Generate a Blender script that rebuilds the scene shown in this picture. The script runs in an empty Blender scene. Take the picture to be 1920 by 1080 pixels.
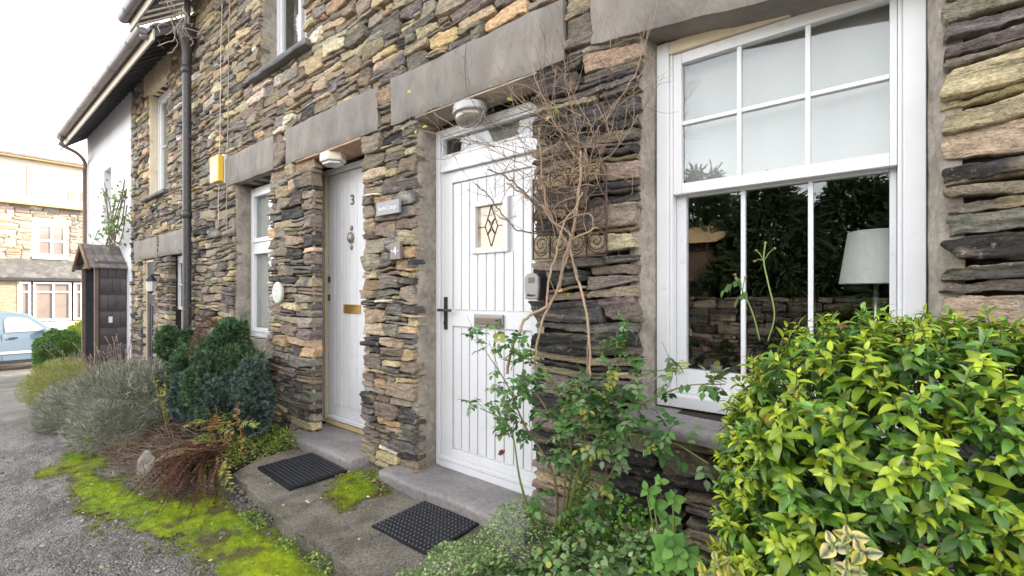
import bpy, bmesh, math, random
import numpy as np
from mathutils import Vector, Matrix
R = math.radians
rng = np.random.default_rng(11); random.seed(11)
sc = bpy.context.scene
COL = sc.collection
# ------------------------------------------------------------ camera, sky, sun, exposure
CH = 1.37
cd = bpy.data.cameras.new("camera"); cam = bpy.data.objects.new("camera", cd); COL.objects.link(cam)
cam.location = (0, -2.0, CH); cam.rotation_euler = (R(90), 0, R(38.37))
cd.lens = 15.9; cd.sensor_width = 36; cd.shift_y = 0.0052; cd.clip_start = 0.02; cd.clip_end = 2000
sc.camera = cam
SUN_EL, SUN_AZ = 27.0, 50.0          # azimuth measured from +X towards +Y
w = bpy.data.worlds.new("World"); sc.world = w; w.use_nodes = True
nt = w.node_tree; nt.nodes.clear()
sky = nt.nodes.new("ShaderNodeTexSky"); sky.sky_type = 'NISHITA'; sky.sun_disc = False
sky.sun_elevation = R(SUN_EL); sky.sun_rotation = R(90 - SUN_AZ)
sky.air_density = 1.0; sky.dust_density = 1.5; sky.ozone_density = 1.0; sky.altitude = 100
hs = nt.nodes.new("ShaderNodeHueSaturation"); hs.inputs['Saturation'].default_value = 0.16
bg = nt.nodes.new("ShaderNodeBackground"); bg.inputs['Strength'].default_value = 0.15
wo = nt.nodes.new("ShaderNodeOutputWorld")
wm = nt.nodes.new("ShaderNodeMix"); wm.data_type = 'RGBA'; wm.blend_type = 'MULTIPLY'; wm.inputs[0].default_value = 1; wm.inputs[7].default_value = (1.0, .972, .935, 1)
nt.links.new(sky.outputs[0], hs.inputs['Color']); nt.links.new(hs.outputs[0], wm.inputs[6]); nt.links.new(wm.outputs[2], bg.inputs['Color']); nt.links.new(bg.outputs[0], wo.inputs['Surface'])
sl = bpy.data.lights.new("sun", 'SUN'); so = bpy.data.objects.new("sun", sl); COL.objects.link(so)
sl.energy = 2.0; sl.angle = R(0.6); sl.color = (1.0, 0.80, 0.55)
sd = Vector((math.cos(R(SUN_EL)) * math.cos(R(SUN_AZ)), math.cos(R(SUN_EL)) * math.sin(R(SUN_AZ)), math.sin(R(SUN_EL))))
so.rotation_euler = sd.to_track_quat('Z', 'Y').to_euler(); so.location = (0, 0, 30)
sc.view_settings.view_transform = 'Standard'; sc.view_settings.look = 'None'
sc.view_settings.exposure = 2.7; sc.view_settings.gamma = 1.0
sc.cycles.max_bounces = 8; sc.cycles.diffuse_bounces = 2; sc.cycles.transparent_max_bounces = 16
try: sc.cycles.use_denoising = True
except Exception: pass

# ------------------------------------------------------------ helpers
def W(u, v, Y):
    """point on the plane y=Y that the camera sees at (u, v) of the 1920x1080 photograph"""
    s = (Y + 2.0) / (664.8 + .6207 * (u - 960))
    return np.array([s * (-526.4 + .784 * (u - 960)), Y, CH + s * (550 - v)])

def gz(x):
    return -0.054 * max(0.0, min(16.0, -3.0 - x))
gzv = np.vectorize(gz)

def _h(ix, iy, iz):
    n = (ix.astype(np.int64) * 374761393 + iy.astype(np.int64) * 668265263 + iz.astype(np.int64) * 1274126177) & 0xffffffff
    n = ((n ^ (n >> 13)) * 1274126177) & 0xffffffff
    n = (n ^ (n >> 16)) & 0xffffffff
    return n / 2147483648.0 - 1.0
def noise(x, y, z=0.0):
    x = np.asarray(x, float); y = np.asarray(y, float) + 0 * x; z = np.asarray(z, float) + 0 * x
    ix, iy, iz = np.floor(x), np.floor(y), np.floor(z)
    fx, fy, fz = x - ix, y - iy, z - iz
    fx, fy, fz = [f * f * (3 - 2 * f) for f in (fx, fy, fz)]
    r = 0
    for a in (0, 1):
        for b in (0, 1):
            for c in (0, 1):
                r = r + _h(ix + a, iy + b, iz + c) * (fx if a else 1 - fx) * (fy if b else 1 - fy) * (fz if c else 1 - fz)
    return r
def fbm(x, y, z=0.0, o=3):
    r = 0; a = 1.0; f = 1.0
    for i in range(o):
        r = r + a * noise(np.asarray(x) * f + 17.3 * i, np.asarray(y) * f, np.asarray(z) * f + 5.1 * i); a *= .5; f *= 2.03
    return r

ORG = {}
def org(p): return ORG.get(p.name, np.zeros(3)) if p is not None else np.zeros(3)
def root(name, loc, label, cat, group=None):
    o = bpy.data.objects.new(name, None); COL.objects.link(o); o.location = loc; o.empty_display_size = .1
    ORG[o.name] = np.array(loc, float); tag(o, label, cat, group); return o
def tag(o, label=None, cat=None, group=None, kind=None):
    if label: o["label"] = label
    if cat: o["category"] = cat
    if group: o["group"] = group
    if kind: o["kind"] = kind
    return o
def link_mesh(name, me, mat, parent, o3, smooth):
    if mat: me.materials.append(mat)
    o = bpy.data.objects.new(name, me); COL.objects.link(o)
    if parent is not None: o.parent = parent
    else: o.location = o3
    ORG[o.name] = o3
    if smooth: me.polygons.foreach_set('use_smooth', np.ones(len(me.polygons), bool))
    return o

class G:
    """numpy geometry collector: quads, triangles and a colour per vertex"""
    def __init__(s): s.v = []; s.q = []; s.t = []; s.c = []; s.n = 0
    def add(s, V, Q=None, T=None, C=None):
        V = np.asarray(V, float).reshape(-1, 3); k = len(V)
        s.v.append(V)
        if Q is not None and len(Q): s.q.append(np.asarray(Q, int).reshape(-1, 4) + s.n)
        if T is not None and len(T): s.t.append(np.asarray(T, int).reshape(-1, 3) + s.n)
        if C is None: C = (1, 1, 1)
        C = np.asarray(C, float)
        if C.ndim == 1: C = np.tile(C, (k, 1))
        s.c.append(C); s.n += k
    def tube(s, P, r, sides=5, C=None, cap=True):
        P = np.asarray(P, float); n = len(P); r = np.broadcast_to(np.asarray(r, float), (n,))
        d = np.gradient(P, axis=0); d /= np.linalg.norm(d, axis=1)[:, None] + 1e-9
        up = np.array([0, 0, 1.]) if abs(d[:, 2]).mean() < .8 else np.array([1., 0, 0])
        a = np.cross(d, up); a /= np.linalg.norm(a, axis=1)[:, None] + 1e-9; b = np.cross(d, a)
        th = np.arange(sides) * 2 * np.pi / sides
        V = P[:, None] + r[:, None, None] * (a[:, None] * np.cos(th)[None, :, None] + b[:, None] * np.sin(th)[None, :, None])
        V = V.reshape(-1, 3); i = np.arange(n - 1)[:, None] * sides; j = np.arange(sides)[None]; j2 = (j + 1) % sides
        Q = np.stack([i + j, i + j2, i + sides + j2, i + sides + j], -1).reshape(-1, 4)
        T = []
        if cap:
            k = len(V); V = np.vstack([V, P[0], P[-1]])
            for x in range(sides):
                T.append((k, (x + 1) % sides, x)); T.append((k + 1, (n - 1) * sides + x, (n - 1) * sides + (x + 1) % sides))
        s.add(V, Q, T, C)
    def grid(s, X, Y, Z, C=None):
        m, n = X.shape; idx = np.arange(m * n).reshape(m, n)
        Q = np.stack([idx[:-1, :-1], idx[:-1, 1:], idx[1:, 1:], idx[1:, :-1]], -1).reshape(-1, 4)
        s.add(np.stack([X, Y, Z], -1).reshape(-1, 3), Q, None, C)
    def scatter(s, T, Rm, P, S, C):
        """T=(verts, quads, tris, shade)  Rm (n,3,3) P (n,3) S (n,) or (n,3) C (n,3)"""
        tv, tq, tt, sh = T; n = len(P); k = len(tv)
        S = np.asarray(S, float); S = S[:, None] * np.ones(3) if S.ndim == 1 else S
        V = np.einsum('nij,nkj->nki', Rm, tv[None] * S[:, None]) + P[:, None]
        off = (np.arange(n) * k)[:, None, None]
        Q = (tq[None] + off).reshape(-1, 4) if len(tq) else None
        Tt = (tt[None] + off).reshape(-1, 3) if len(tt) else None
        Cc = (C[:, None] * sh[None, :, None]).reshape(-1, 3)
        s.add(V.reshape(-1, 3), Q, Tt, Cc)
    def build(s, name, mat, parent=None, smooth=False, loc=None):
        V = np.vstack(s.v); C = np.vstack(s.c)
        o3 = org(parent) if parent is not None else (np.array(loc, float) if loc is not None else np.array([V[:, 0].mean(), V[:, 1].mean(), V[:, 2].min()]))
        V = V - o3
        Q = np.vstack(s.q) if s.q else np.zeros((0, 4), int); T = np.vstack(s.t) if s.t else np.zeros((0, 3), int)
        me = bpy.data.meshes.new(name)
        me.vertices.add(len(V)); me.vertices.foreach_set('co', V.astype(np.float32).ravel())
        me.loops.add(Q.size + T.size); me.loops.foreach_set('vertex_index', np.concatenate([Q.ravel(), T.ravel()]).astype(np.int32))
        me.polygons.add(len(Q) + len(T))
        me.polygons.foreach_set('loop_start', np.concatenate([np.arange(len(Q)) * 4, Q.size + np.arange(len(T)) * 3]).astype(np.int32))
        me.polygons.foreach_set('loop_total', np.concatenate([np.full(len(Q), 4), np.full(len(T), 3)]).astype(np.int32))
        a = me.attributes.new('Col', 'FLOAT_COLOR', 'POINT')
        a.data.foreach_set('color', np.hstack([C, np.ones((len(C), 1))]).astype(np.float32).ravel())
        me.update(); me.validate()
        return link_mesh(name, me, mat, parent, o3, smooth)

class B:
    """bmesh collector of solids, optionally bevelled"""
    def __init__(s): s.bm = bmesh.new()
    def box(s, x0, x1, y0, y1, z0, z1):
        V = [s.bm.verts.new(p) for p in ((x0, y0, z0), (x1, y0, z0), (x1, y1, z0), (x0, y1, z0), (x0, y0, z1), (x1, y0, z1), (x1, y1, z1), (x0, y1, z1))]
        for f in ((0, 3, 2, 1), (4, 5, 6, 7), (0, 1, 5, 4), (1, 2, 6, 5), (2, 3, 7, 6), (3, 0, 4, 7)): s.bm.faces.new([V[i] for i in f])
        return s
    def prism(s, pts, d, fn=None):
        """pts 3D polygon, extruded by vector d"""
        a = [s.bm.verts.new(p) for p in pts]; b = [s.bm.verts.new(Vector(p) + Vector(d)) for p in pts]
        n = len(pts); s.bm.faces.new(a[::-1]); s.bm.faces.new(b)
        for i in range(n): s.bm.faces.new([a[i], a[(i + 1) % n], b[(i + 1) % n], b[i]])
        return s
    def lathe(s, c, prof, seg=24, axis='Z', ell=(1, 1)):
        rings = []
        for r, h in prof:
            ring = []
            for k in range(seg):
                t = 2 * math.pi * k / seg; a, b = r * math.cos(t) * ell[0], r * math.sin(t) * ell[1]
                p = {'Z': (a, b, h), 'Y': (a, h, b), 'X': (h, a, b)}[axis]
                ring.append(s.bm.verts.new((c[0] + p[0], c[1] + p[1], c[2] + p[2])))
            rings.append(ring)
        for p, q in zip(rings[:-1], rings[1:]):
            for k in range(seg): s.bm.faces.new([p[k], p[(k + 1) % seg], q[(k + 1) % seg], q[k]])
        s.bm.faces.new(rings[0][::-1]); s.bm.faces.new(rings[-1])
        return s
    def build(s, name, mat, parent=None, bevel=0, smooth=False, loc=None, seg=2):
        bmesh.ops.recalc_face_normals(s.bm, faces=s.bm.faces)
        if bevel: bmesh.ops.bevel(s.bm, geom=list(s.bm.edges), offset=bevel, segments=seg, affect='EDGES', profile=.6, clamp_overlap=True)
        co = np.array([v.co[:] for v in s.bm.verts])
        o3 = org(parent) if parent is not None else (np.array(loc, float) if loc is not None else np.array([co[:, 0].mean(), co[:, 1].mean(), co[:, 2].min()]))
        bmesh.ops.translate(s.bm, verts=s.bm.verts, vec=Vector(-o3))
        me = bpy.data.meshes.new(name); s.bm.to_mesh(me); s.bm.free()
        return link_mesh(name, me, mat, parent, o3, smooth)

def bez(P, n=12):
    """smooth curve through the points P (Catmull-Rom)"""
    P = np.asarray(P, float); P = np.vstack([2 * P[0] - P[1], P, 2 * P[-1] - P[-2]]); out = []
    for i in range(1, len(P) - 2):
        t = np.linspace(0, 1, n, endpoint=False)[:, None]
        a, b, c, d = P[i - 1], P[i], P[i + 1], P[i + 2]
        out.append(.5 * (2 * b + (c - a) * t + (2 * a - 5 * b + 4 * c - d) * t ** 2 + (3 * b - a - 3 * c + d) * t ** 3))
    out.append(P[-2][None]); return np.vstack(out)

def nrm(a): return a / (np.linalg.norm(a, axis=-1, keepdims=True) + 1e-9)
def frames(D, N):
    """rotation matrices with x along D, z near N"""
    x = nrm(D); y = nrm(np.cross(N, x)); z = np.cross(x, y); return np.stack([x, y, z], -1)

# ------------------------------------------------------------ materials
MATS = {}
def mat(name, c, rough=.7, var=.15, vs=6, bump=.0, bs=60, attr=False, metal=0, spec=.5, c2=None, c2s=3, c2t=(.5, .62), stretch=(1, 1, 1),
        transl=0, coat=0, dirt=None, detail=6, bd=.01, emis=None, rot=0):
    if name in MATS: return MATS[name]
    m = bpy.data.materials.new(name); m.use_nodes = True; t = m.node_tree; N = t.nodes; L = t.links
    p = N['Principled BSDF']; out = N['Material Output']
    tc = N.new('ShaderNodeTexCoord'); mp = N.new('ShaderNodeMapping'); mp.inputs['Scale'].default_value = stretch; mp.inputs['Rotation'].default_value = (0, rot, 0)
    L.new(tc.outputs['Object'], mp.inputs['Vector'])
    def noi(s, d=detail, r=.55):
        n = N.new('ShaderNodeTexNoise'); n.inputs['Scale'].default_value = s; n.inputs['Detail'].default_value = d; n.inputs['Roughness'].default_value = r
        L.new(mp.outputs[0], n.inputs['Vector']); return n
    def mix(bt, f, a, b):
        x = N.new('ShaderNodeMix'); x.data_type = 'RGBA'; x.blend_type = bt
        for s_, v in ((0, f), (6, a), (7, b)):
            if hasattr(v, 'links') or isinstance(v, bpy.types.NodeSocket): L.new(v, x.inputs[s_])
            else: x.inputs[s_].default_value = v
        return x.outputs[2]
    if attr:
        at = N.new('ShaderNodeAttribute'); at.attribute_name = 'Col'; col = at.outputs['Color']
        if c is not None: col = mix('MULTIPLY', 1.0, col, (*c, 1))
    else:
        rgb = N.new('ShaderNodeRGB'); rgb.outputs[0].default_value = (*c, 1); col = rgb.outputs[0]
    if c2 is not None:
        n = noi(c2s); r = N.new('ShaderNodeMapRange'); r.inputs['From Min'].default_value = c2t[0]; r.inputs['From Max'].default_value = c2t[1]
        L.new(n.outputs['Fac'], r.inputs['Value']); col = mix('MIX', r.outputs[0], col, (*c2, 1))
    if dirt is not None:     # (colour, scale, lo, hi)
        n = noi(dirt[1], 8, .65); r = N.new('ShaderNodeMapRange'); r.inputs['From Min'].default_value = dirt[2]; r.inputs['From Max'].default_value = dirt[3]
        r.inputs['To Max'].default_value = .8
        L.new(n.outputs['Fac'], r.inputs['Value']); col = mix('MIX', r.outputs[0], col, (*dirt[0], 1))
    if var:
        n = noi(vs); r = N.new('ShaderNodeMapRange'); r.inputs['From Min'].default_value = .25; r.inputs['From Max'].default_value = .75
        r.inputs['To Min'].default_value = 1 - var; r.inputs['To Max'].default_value = 1 + var
        L.new(n.outputs['Fac'], r.inputs['Value'])
        cb = N.new('ShaderNodeCombineColor')
        for i in range(3): L.new(r.outputs[0], cb.inputs[i])
        col = mix('MULTIPLY', 1.0, col, cb.outputs[0])
    L.new(col, p.inputs['Base Color'])
    p.inputs['Roughness'].default_value = rough; p.inputs['Metallic'].default_value = metal
    p.inputs['Specular IOR Level'].default_value = spec; p.inputs['Coat Weight'].default_value = coat
    if emis: p.inputs['Emission Color'].default_value = (*emis[0], 1); p.inputs['Emission Strength'].default_value = emis[1]
    if bump:
        n = noi(bs, 8, .6); b = N.new('ShaderNodeBump'); b.inputs['Strength'].default_value = bump; b.inputs['Distance'].default_value = bd
        L.new(n.outputs['Fac'], b.inputs['Height']); L.new(b.outputs[0], p.inputs['Normal'])
    if transl:
        tr = N.new('ShaderNodeBsdfTranslucent'); L.new(col, tr.inputs['Color']); mx = N.new('ShaderNodeMixShader'); mx.inputs[0].default_value = transl
        L.new(p.outputs[0], mx.inputs[1]); L.new(tr.outputs[0], mx.inputs[2]); L.new(mx.outputs[0], out.inputs['Surface'])
    MATS[name] = m; return m

def glass_mat(name, refl=.08, tint=(.93, .95, .95)):
    m = bpy.data.materials.new(name); m.use_nodes = True; t = m.node_tree; N = t.nodes; L = t.links
    N.remove(N['Principled BSDF']); out = N['Material Output']
    tr = N.new('ShaderNodeBsdfTransparent'); tr.inputs[0].default_value = (*tint, 1)
    gl = N.new('ShaderNodeBsdfGlossy'); gl.inputs['Roughness'].default_value = 0.004; gl.inputs['Color'].default_value = (.96, .98, 1, 1)
    lw_ = N.new('ShaderNodeLayerWeight'); lw_.inputs['Blend'].default_value = .5; fr = N.new('ShaderNodeMath'); fr.operation = 'POWER'; L.new(lw_.outputs['Facing'], fr.inputs[0]); fr.inputs[1].default_value = 4.5
    ad = N.new('ShaderNodeMath'); ad.operation = 'MULTIPLY_ADD'; ad.use_clamp = True; ad.inputs[1].default_value = .8; ad.inputs[2].default_value = refl
    tc = N.new('ShaderNodeTexCoord'); n = N.new('ShaderNodeTexNoise'); n.inputs['Scale'].default_value = 2.2; b = N.new('ShaderNodeBump')
    b.inputs['Strength'].default_value = .12; b.inputs['Distance'].default_value = .01
    L.new(tc.outputs['Object'], n.inputs['Vector']); L.new(n.outputs['Fac'], b.inputs['Height']); L.new(b.outputs[0], gl.inputs['Normal'])
    mx = N.new('ShaderNodeMixShader'); L.new(fr.outputs[0], ad.inputs[0]); L.new(ad.outputs[0], mx.inputs[0])
    L.new(tr.outputs[0], mx.inputs[1]); L.new(gl.outputs[0], mx.inputs[2]); L.new(mx.outputs[0], out.inputs['Surface']); return m

def stone_material():
    m = bpy.data.materials.new('rubble stone'); m.use_nodes = True; t = m.node_tree; N = t.nodes; L = t.links; p = N['Principled BSDF']
    tc = N.new('ShaderNodeTexCoord')
    def mp(sc_):
        x = N.new('ShaderNodeMapping'); x.inputs['Scale'].default_value = sc_; L.new(tc.outputs['Object'], x.inputs['Vector']); return x.outputs[0]
    A, Bz = mp((1, 1, 3.5)), mp((1, 1, 1))
    def noi(v, s_, d=6, r=.6, dist=0):
        n = N.new('ShaderNodeTexNoise'); n.inputs['Scale'].default_value = s_; n.inputs['Detail'].default_value = d; n.inputs['Roughness'].default_value = r; n.inputs['Distortion'].default_value = dist; L.new(v, n.inputs['Vector']); return n.outputs['Fac']
    def rng_(v, a, b, c, d):
        r = N.new('ShaderNodeMapRange'); r.inputs[1].default_value = a; r.inputs[2].default_value = b; r.inputs[3].default_value = c; r.inputs[4].default_value = d; L.new(v, r.inputs[0]); return r.outputs[0]
    def mul(a, b):
        x = N.new('ShaderNodeMath'); x.operation = 'MULTIPLY'; L.new(a, x.inputs[0]); L.new(b, x.inputs[1]); return x.outputs[0]
    def mix(f, a, b):
        x = N.new('ShaderNodeMix'); x.data_type = 'RGBA'; L.new(f, x.inputs[0]); L.new(a, x.inputs[6]) if not isinstance(a, tuple) else None
        if isinstance(b, tuple): x.inputs[7].default_value = (*b, 1)
        else: L.new(b, x.inputs[7])
        return x.outputs[2]
    at = N.new('ShaderNodeAttribute'); at.attribute_name = 'Col'; col = at.outputs['Color']
    col = mix(rng_(noi(A, 7, 5), .52, .70, 0, .55), col, (.40, .33, .23))
    col = mix(rng_(noi(Bz, 13, 7, .7), .56, .72, 0, .6), col, (.11, .095, .085))
    col = mix(rng_(noi(Bz, 31, 4, .6), .62, .70, 0, .7), col, (.46, .43, .38))
    tone = mul(mul(rng_(noi(A, 24, 8, .7), .3, .7, .62, 1.40), rng_(noi(Bz, 95, 4, .7), .3, .7, .72, 1.28)), mul(rng_(noi(A, 60, 3, .5, 1.5), .36, .44, .45, 1), rng_(noi(mp((1, 1, 8)), 10, 7, .65, .5), .38, .44, .55, 1)))
    cb = N.new('ShaderNodeCombineColor'); [L.new(tone, cb.inputs[i]) for i in range(3)]
    x = N.new('ShaderNodeMix'); x.data_type = 'RGBA'; x.blend_type = 'MULTIPLY'; x.inputs[0].default_value = 1; L.new(col, x.inputs[6]); L.new(cb.outputs[0], x.inputs[7]); L.new(x.outputs[2], p.inputs['Base Color'])
    p.inputs['Roughness'].default_value = .78; p.inputs['Specular IOR Level'].default_value = .4
    a = N.new('ShaderNodeMath'); a.operation = 'ADD'; L.new(noi(A, 38, 9, .68, .6), a.inputs[0]); L.new(noi(Bz, 120, 5, .7), a.inputs[1])
    b = N.new('ShaderNodeBump'); b.inputs['Strength'].default_value = 1.0; b.inputs['Distance'].default_value = .010; L.new(a.outputs[0], b.inputs['Height']); L.new(b.outputs[0], p.inputs['Normal'])
    return m
M_STONE = stone_material()
M_MORTAR = mat('mortar with joint shade', (.03, .025, .02), .95, .35, 14, .8, 60)  # near black: shade of the deep joints is put into the mortar colour
M_LINTEL = mat('grey slate lintel', (.205, .188, .172), .7, .22, 18, 1., 40, c2=(.27, .245, .22), c2s=3, c2t=(.42, .62), dirt=((.14, .115, .095), 9, .50, .70), stretch=(1, 1, .45), rot=.6, bd=.014)
M_CONC = mat('old render', (.36, .325, .275), .92, .25, 30, 1., 45, c2=(.26, .23, .195), c2s=6, c2t=(.42, .6), dirt=((.15, .13, .11), 16, .54, .72), bd=.010)
M_PINK = mat('painted jamb render', (.40, .31, .26), .9, .12, 5, .6, 90, dirt=((.24, .18, .13), 5, .52, .8), bd=.004)
M_WHITE = mat('white paint', (.75, .76, .79), .4, .04, 4, .2, 40, dirt=((.50, .47, .42), 12, .62, .85), bd=.002)
M_UPVC = mat('white plastic', (.77, .78, .815), .3, .03, 3, dirt=((.60, .58, .54), 7, .60, .9))
M_WOODP = mat('weathered white paint', (.76, .77, .80), .5, .05, 5, .25, 40, dirt=((.42, .38, .32), 14, .60, .76), stretch=(3, 1, .5), bd=.002)
M_CREAM = mat('cream stained paint', (.70, .60, .45), .5, .12, 5, .12, 30, dirt=((.45, .36, .22), 6, .55, .8), bd=.002)
M_BRASS = mat('aged brass', (.62, .40, .13), .35, .2, 30, metal=.85)
M_OCHREW = mat('ochre wood strip', (.58, .46, .24), .5, .15, 20)
M_CHROME = mat('satin steel', (.55, .55, .56), .28, .1, 10, metal=.9)
M_DARKM = mat('dark metal', (.05, .05, .055), .35, .1, 10, metal=.6)
M_IRON = mat('rusty iron', (.075, .05, .045), .75, .35, 40, .4, 90, dirt=((.16, .07, .035), 30, .5, .7), bd=.002)
M_PIPE = mat('black painted pipe', (.055, .052, .056), .42, .3, 14, .3, 30, dirt=((.12, .10, .06), 18, .58, .72), bd=.003)
M_GUTTER = mat('grey brown gutter', (.20, .18, .19), .4, .15, 8)
M_FASCIA = mat('cream fascia', (.62, .55, .46), .6, .12, 5)
M_SLATE = mat('roof slate', (.11, .11, .12), .6, .3, 5, .4, 30, dirt=((.19, .17, .12), 9, .55, .7))
M_DARKW = mat('dark timber', (.04, .042, .05), .8, .3, 12, .3, 40)
M_RENDER = mat('white house render', (.74, .74, .78), .85, .06, 3, .35, 60, dirt=((.5, .48, .44), 4, .62, .9), bd=.004)
M_STEP = mat('sawn slate step', (.21, .20, .205), .6, .25, 40, .6, 60, c2=(.29, .27, .26), c2s=4, c2t=(.42, .62), dirt=((.12, .11, .09), 12, .56, .75), bd=.004)
M_GLASS = glass_mat('window glass', .05)
M_GLASSR = glass_mat('reflective glass', .07, (.93, .95, .95))
M_RUBBER = mat('black rubber', (.012, .012, .016), .5, .2, 30, .2, 80)

# ------------------------------------------------------------ ground
def ground_h(X, Y):
    return gzv(X) + .012 * fbm(X * 1.3, Y * 1.3, 0, 3) - .004
xs = np.unique(np.concatenate([np.linspace(-400, -30, 14), np.linspace(-30, -8, 30), np.linspace(-8, 2.5, 620), np.linspace(2.5, 12, 16), np.linspace(12, 400, 14)]))
ys = np.unique(np.concatenate([np.linspace(-400, -12, 14), np.linspace(-12, -4, 14), np.linspace(-4, .4, 240), np.linspace(.4, 12, 14), np.linspace(12, 400, 14)]))
X, Y = np.meshgrid(xs, ys)
Z = ground_h(X, Y)
nearm = (X > -9) & (X < 3) & (Y > -5) & (Y < .5)
Z = Z + nearm * (.008 * noise(X * 11, Y * 11) + .007 * noise(X * 27, Y * 27))
g = G(); g.grid(X, Y, Z)
def ground_material():
    m = bpy.data.materials.new('worn asphalt'); m.use_nodes = True; t = m.node_tree; N = t.nodes; L = t.links; p = N['Principled BSDF']
    tc = N.new('ShaderNodeTexCoord')
    def noi(s, d=6, r=.6):
        n = N.new('ShaderNodeTexNoise'); n.inputs['Scale'].default_value = s; n.inputs['Detail'].default_value = d; n.inputs['Roughness'].default_value = r
        L.new(tc.outputs['Object'], n.inputs['Vector']); return n
    def ramp(src, *st):
        r = N.new('ShaderNodeValToRGB'); e = r.color_ramp.elements
        e[0].position, e[0].color = st[0][0], (*st[0][1], 1); e[1].position, e[1].color = st[-1][0], (*st[-1][1], 1)
        for q in st[1:-1]: x = e.new(q[0]); x.color = (*q[1], 1)
        L.new(src, r.inputs[0]); return r.outputs[0]
    vor = N.new('ShaderNodeTexVoronoi'); vor.inputs['Scale'].default_value = 85; L.new(tc.outputs['Object'], vor.inputs['Vector'])
    sep = N.new('ShaderNodeSeparateColor'); L.new(vor.outputs['Color'], sep.inputs[0])
    stone = ramp(sep.outputs[0], (0, (.06, .056, .056)), (.5, (.19, .18, .17)), (.85, (.32, .30, .28)), (1, (.55, .53, .5)))
    base = ramp(noi(1.6, 8, .62).outputs['Fac'], (.34, (.055, .052, .05)), (.5, (.125, .117, .112)), (.66, (.27, .262, .26)))
    mx = N.new('ShaderNodeMix'); mx.data_type = 'RGBA'; mx.inputs[0].default_value = .42; L.new(base, mx.inputs[6]); L.new(stone, mx.inputs[7])
    L.new(mx.outputs[2], p.inputs['Base Color']); rr = N.new('ShaderNodeMapRange'); rr.inputs[1].default_value = .4; rr.inputs[2].default_value = .6; rr.inputs[3].default_value = .32; rr.inputs[4].default_value = .85; L.new(noi(1.1, 5).outputs['Fac'], rr.inputs[0]); L.new(rr.outputs[0], p.inputs['Roughness'])
    n2 = noi(9, 8, .7)
    ad = N.new('ShaderNodeMath'); ad.operation = 'MULTIPLY_ADD'; L.new(vor.outputs['Distance'], ad.inputs[0]); ad.inputs[1].default_value = -.8; L.new(n2.outputs['Fac'], ad.inputs[2])
    b = N.new('ShaderNodeBump'); b.inputs['Strength'].default_value = .9; b.inputs['Distance'].default_value = .02; L.new(ad.outputs[0], b.inputs['Height']); L.new(b.outputs[0], p.inputs['Normal'])
    return m
tag(g.build('road', ground_material(), None, True, (0, 0, 0)), kind='structure')

# ------------------------------------------------------------ stone walling
PAL = dict(brown=(.235, .203, .168), tan=(.41, .345, .25), ochre=(.42, .335, .205), rust=(.29, .215, .15), slate=(.045, .045, .05),
           mid=(.14, .134, .132), purple=(.215, .205, .20), pale=(.58, .55, .51), olive=(.285, .25, .18), greyb=(.22, .195, .172))
def pack(x0, x1, z0, z1, obst, size, cell=.0125):
    nx, nz = int(round((x1 - x0) / cell)), int(round((z1 - z0) / cell)); occ = np.zeros((nz + 1, nx), bool); occ[nz] = True; out = []
    for a, b, c, d in obst:
        i0, i1 = max(0, int(round((a - x0) / cell))), max(0, int(round((b - x0) / cell))); j0, j1 = max(0, int(round((c - z0) / cell))), max(0, int(round((d - z0) / cell)))
        occ[j0:j1, i0:i1] = True
    for iz in range(nz):
        row = occ[iz]
        i = 0
        while i < nx:
            if row[i]: i += 1; continue
            j = i
            while j < nx and not row[j]: j += 1
            run = j - i
            w_, h_ = size(x0 + i * cell, z0 + iz * cell); w_ = max(w_, h_ * random.uniform(1.6, 2.4)); w_, h_ = max(3, int(w_ / cell)), max(2, int(h_ / cell))
            if run <= w_ * 1.45: w_ = run
            elif run - w_ < 5: w_ = run // 2
            h_ = min(h_, max(3, int(w_ * .7)))
            # align with neighbours' tops
            for k in (i - 1, i + w_):
                if 0 <= k < nx and occ[iz, k]:
                    top = iz
                    while top < nz and occ[top, k]: top += 1
                    if abs((top - iz) - h_) <= 2 and top - iz >= 2: h_ = top - iz
            hh = 0
            while hh < h_ + 3 and iz + hh < nz and not occ[iz + hh, i:i + w_].any(): hh += 1
            if hh < h_ + 3: h_ = hh if hh <= h_ or hh - h_ < 3 else h_
            occ[iz:iz + h_, i:i + w_] = True
            out.append((x0 + i * cell, z0 + iz * cell, w_ * cell, h_ * cell)); i += w_
    return out

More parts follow.
